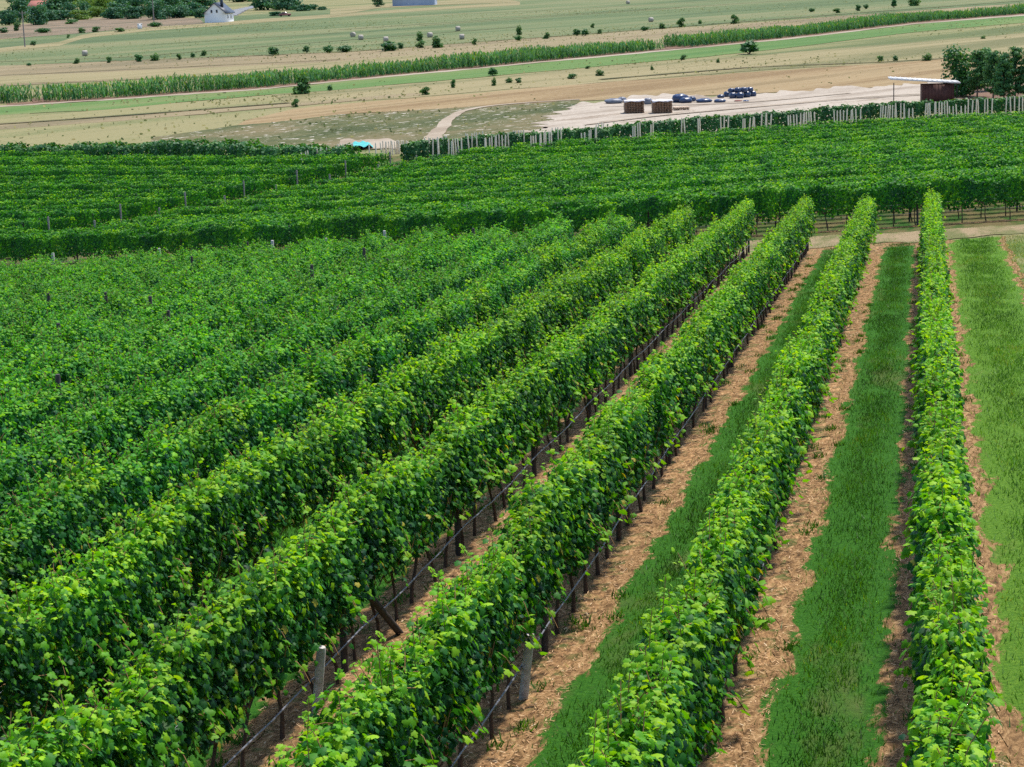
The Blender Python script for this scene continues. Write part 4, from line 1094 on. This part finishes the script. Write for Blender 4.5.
M['rubber'] = m_plain('rubber', (.02, .02, .02))
b = MB(); b.box((0, 0, .62), (4.1, 1.65, .6), taper=.95); b.build('body', M['car_red'], o)
b = MB(); b.box((-.15, 0, 1.17), (2.3, 1.5, .5), taper=.75); b.build('cabin', M['glass'], o)
b = MB(); b.box((-.15, 0, 1.45), (1.6, 1.1, .06)); b.build('car_roof', M['car_red'], o)
for x in (-1.3, 1.3):
    for y in (-.75, .75):
        b = MB(); b.tube([(x, y - .1, .32), (x, y + .1, .32)], .32, 12); b.build('wheel', M['rubber'], o)
tag(o, 'small dull red car parked below the two big dark trees', 'car')

# ------------------------------------------------------------------ mown grass and straw litter
def blades(name, lab, a, l, hgt, wid, r, mat, tint, flat=False):
    n = len(a); x = RD[0] * a + PN[0] * l; y = RD[1] * a + PN[1] * l; z = ground(x, y) + .024
    az = r.uniform(0, 6.28, n); C = np.stack([x, y, z], 1)
    if flat:
        D = np.stack([np.cos(az), np.sin(az), r.normal(0, .15, n)], 1) * hgt[:, None]; S = np.stack([-np.sin(az), np.cos(az), np.zeros(n)], 1) * wid[:, None]
        C[:, 2] += .008 + np.abs(D[:, 2]) / 2
        V = np.stack([C - D / 2 - S / 2, C + D / 2 - S / 2, C + D / 2 + S / 2, C - D / 2 + S / 2], 1)
    else:
        lean = r.normal(0, .45, (n, 2))
        Tt = np.stack([lean[:, 0], lean[:, 1], np.ones(n)], 1) * hgt[:, None]; S = np.stack([np.cos(az), np.sin(az), np.zeros(n)], 1) * wid[:, None]
        V = np.stack([C - S / 2, C + S / 2, C + Tt * .6 + S * .3, C + Tt, C + Tt * .6 - S * .3], 1)
    k = V.shape[1]
    Fq = np.arange(n * k).reshape(n, k)
    return tag(obj(name, mk_mesh(name, V.reshape(-1, 3), Fq, mat, tint=np.repeat(tint, k))), lab, 'grass' if not flat else 'straw', kind='stuff')


def in_frame(a, l, pad=40):
    x = RD[0] * a + PN[0] * l; y = RD[1] * a + PN[1] * l; P = np.stack([x, y, ground(x, y) - CAMZ], 1); d = P @ FW
    u = CX + F * (P @ RT) / d; v = CY - F * (P @ UP) / d
    return (d > 3) & (u > -120) & (u < 1150) & (v < 830)


AA, LL = [], []
r = np.random.default_rng(77)
for lc, w, den in [(rowleft(0) - 1.62, 1.75, 420)] + [(rowleft(i) + DROW / 2, 1.1, 480 if i < 2 else 260) for i in range(0, 9)]:
    n = int(70 * w * den); a = 8 + 70 * r.random(n) ** 1.25; l = lc + (w / 2) * np.clip(r.normal(0, .53, n), -1.4, 1.4)
    ok = in_frame(a, l) & (a < 78) & (r.random(n) < 1.2 - .5 * np.abs(l - lc) / (w / 2)); AA.append(a[ok]); LL.append(l[ok])
n = 16000; a = r.uniform(77.5, 87, n); l = r.uniform(-12, 45, n); ok = in_frame(a, l) & ((r.random(n) < .4) | (np.abs(a - 81.3 - .07 * l) > 1.6)) & (np.sin(a * 1.7 + l * .9) + np.sin(l * .37) > -.5); AA.append(a[ok]); LL.append(l[ok])
n = 60000; a = 8 + 70 * r.random(n); l = rowleft(0) - 2.6 - 5 * r.random(n); ok = in_frame(a, l); AA.append(a[ok]); LL.append(l[ok])
a, l = np.concatenate(AA), np.concatenate(LL); n = len(a)
bare = np.sin(a * .9 + 2 * np.sin(l * 2.3)) + np.sin(a * 2.7 - l * 3.1) + np.sin(l * 6.1 + a * .5) + r.normal(0, .9, n)
a, l = a[bare < 1.7], l[bare < 1.7]; n = len(a)
clump = .5 + .5 * np.sin(a * 2.1 + np.sin(l * 5) * 2) * np.sin(l * 4.3 + a * .7)
ti = np.clip(.36 + r.normal(0, .2, n) + .3 * (clump - .5) + .13 * np.sin(a * .55 + 1) + .1 * np.sin(a * 1.3 + l * 4), 0, .95); dry = l < rowleft(0) - 2.6
ti = np.where(l < rowleft(0) - .7, ti + .17 + .06 * np.sign(np.sin((l - rowleft(0)) * 7)), ti); ti = np.where(dry & (r.random(n) < .55), 1., np.clip(ti, 0, .95))
blades('grass', 'short green mown grass between the vine rows', a, l, r.uniform(.035, .09, n) * (.7 + .6 * clump), r.uniform(.008, .016, n), r, M['grass_blade'], ti)
q = 420; ca, cl_ = 9 + 66 * r.random(q) ** 1.3, rowleft(0) + DROW * r.integers(0, 6, q) + r.choice([-1, 1], q) * r.uniform(.12, .62, q)
w = r.integers(0, q, 16000); a = ca[w] + r.normal(0, .10, 16000); l = cl_[w] + r.normal(0, .07, 16000); ok = in_frame(a, l) & (a < 77); a, l = a[ok], l[ok]; n = len(a)
blades('weeds', 'small green weeds dotted over the bare soil under the vines', a, l, r.uniform(.03, .12, n), r.uniform(.012, .03, n), r, M['grass_blade'], np.clip(.4 + r.normal(0, .2, n), 0, .95))
AA, LL = [], []
for i in range(-1, 8):
    for lc, w in ((rowleft(i) + .30, .56), (rowleft(i) + DROW - .30, .56)):
        n = 7000 if i < 4 else 2500; a = 8 + 70 * r.random(n) ** 1.2; l = lc + w * r.uniform(-.5, .5, n); ok = in_frame(a, l) & (a < 77) & (l > -.8); AA.append(a[ok]); LL.append(l[ok])
a, l = np.concatenate(AA), np.concatenate(LL); n = len(a)
blades('straw', 'straw and cut canes littering the soil under the vines', a, l, r.uniform(.02, .085, n), r.uniform(.005, .011, n), r, M['straw_bit'], np.clip(r.beta(1.3, 1.7, n), 0, 1), True)

# tufts of dry grass standing in the valley's meadows
M['tuft'] = m_leaf('tuft', [(0., (.12, .15, .06)), (.4, (.20, .205, .09)), (.75, (.29, .255, .13)), (1., (.38, .32, .18))], .5, (1.1, 1.1, .9), .8, .15)
r = np.random.default_rng(55); n = 42000
d = 150 + 480 * r.random(n) ** 1.15; ang = r.uniform(-.40, .36, n); x = d * np.sin(ang); y = d * np.cos(ang)
P = np.stack([x, y, np.full(n, -CAMZ)], 1); dd = P @ FW; u = CX + F * (P @ RT) / dd; v = CY - F * (P @ UP) / dd
yard = (u > 520) & (v > np.interp(u, [520, 575, 620, 760, 900, 960, 1010], [150, 101, 96.5, 94, 82, 82, 84])) & (u < 1010)
stub = (v > np.interp(u, [245, 290, 340, 500, 672, 800, 955, 1180], [121, 110, 104, 90, 77, 68, 58, 42])) & (v < np.interp(u, [245, 290, 340, 500, 672, 800, 955, 1180], [126, 121, 114, 106, 97, 92, 83, 70])) & (u > 245) & (r.random(n) < .9)
way = stub | ((u < 320) & (v > 104) & (r.random(n) < .8)) | (np.abs(v - np.interp(u, *zip(*PATH))) < 1.6) | ((u > 330) & (u < 404) & (v > 138)) | (np.abs(u - np.interp(v, [105, 109, 114, 125, 137, 150], [500, 470, 455, 444, 434, 428])) < 9) & (v > 104)
patch = np.sin(x * .05 + np.sin(y * .021) * 3) + np.sin(y * .034 - x * .011) + r.normal(0, .8, n)
a_, l_ = x * RD[0] + y * RD[1], x * PN[0] + y * PN[1]
ok = ~yard & ~way & (a_ > fence_along(l_) + 12) & (patch > .1)
x, y, patch, d = x[ok], y[ok], patch[ok], d[ok]; n = len(x)
az = r.uniform(0, 3.14, n); S = np.stack([np.cos(az), np.sin(az), np.zeros(n)], 1) * (r.uniform(.05, .20, n))[:, None]; h = r.uniform(.05, .22, n) * np.clip(.6 + .3 * patch, .4, 1.3)
C = np.stack([x, y, ground(x, y)], 1); Z = np.zeros((n, 3)); Z[:, 2] = h; ln = np.stack([r.normal(0, .08, n), r.normal(0, .08, n), np.zeros(n)], 1)
V = np.stack([C - S * .7, C + S * .7, C + Z + S + ln, C + Z * 1.25 + ln, C + Z * .9 - S + ln], 1)
tag(obj('dry_grass', mk_mesh('dry_grass', V.reshape(-1, 3), np.arange(n * 5).reshape(n, 5), M['tuft'], tint=np.repeat(np.clip(.5 + r.normal(0, .25, n) + .08 * np.sin(x * .08), 0, 1), 5))), 'dry grass tufts standing all over the valley meadows', 'grass', kind='stuff')

# ------------------------------------------------------------------ camera, sun, sky
cam = bpy.data.cameras.new('camera'); co = bpy.data.objects.new('camera', cam); COL.objects.link(co)
cam.sensor_width = 36.; cam.sensor_fit = 'HORIZONTAL'; cam.lens = 36. * F / 1024.
cam.clip_start = .5; cam.clip_end = 20000
Mx = Matrix((RT, UP, -FW)).transposed().to_4x4(); Mx.translation = Vector((0, 0, CAMZ))
co.matrix_world = Mx
SC.camera = co

SUN_EL, SUN_AZ = math.radians(66), math.radians(38)          # azimuth from +Y towards +X: ahead and to the right
ld = bpy.data.lights.new('sun', 'SUN'); ld.energy = 3.6; ld.angle = math.radians(4); ld.color = (1., .95, .87)
lo = bpy.data.objects.new('sun', ld); COL.objects.link(lo)
sd = Vector((math.sin(SUN_AZ) * math.cos(SUN_EL), math.cos(SUN_AZ) * math.cos(SUN_EL), math.sin(SUN_EL)))
lo.rotation_euler = (-sd).to_track_quat('-Z', 'Y').to_euler(); lo.location = (0, 0, 60)
w = bpy.data.worlds.new('World'); SC.world = w; w.use_nodes = True
T = w.node_tree; bg = T.nodes['Background']; sky = T.nodes.new('ShaderNodeTexSky'); sky.sky_type = 'NISHITA'
sky.sun_disc = False; sky.sun_elevation = SUN_EL; sky.sun_rotation = SUN_AZ; sky.altitude = 600; sky.dust_density = 1.5
T.links.new(sky.outputs[0], bg.inputs[0]); bg.inputs[1].default_value = .15
vs = SC.view_settings; vs.view_transform = 'Standard'; vs.look = 'None'; vs.exposure = .8; vs.gamma = 1.; vs.use_curve_mapping = False
SC.cycles.max_bounces = 6; SC.cycles.transmission_bounces = 4; SC.cycles.diffuse_bounces = 3; SC.cycles.glossy_bounces = 2
SC.cycles.use_denoising = False
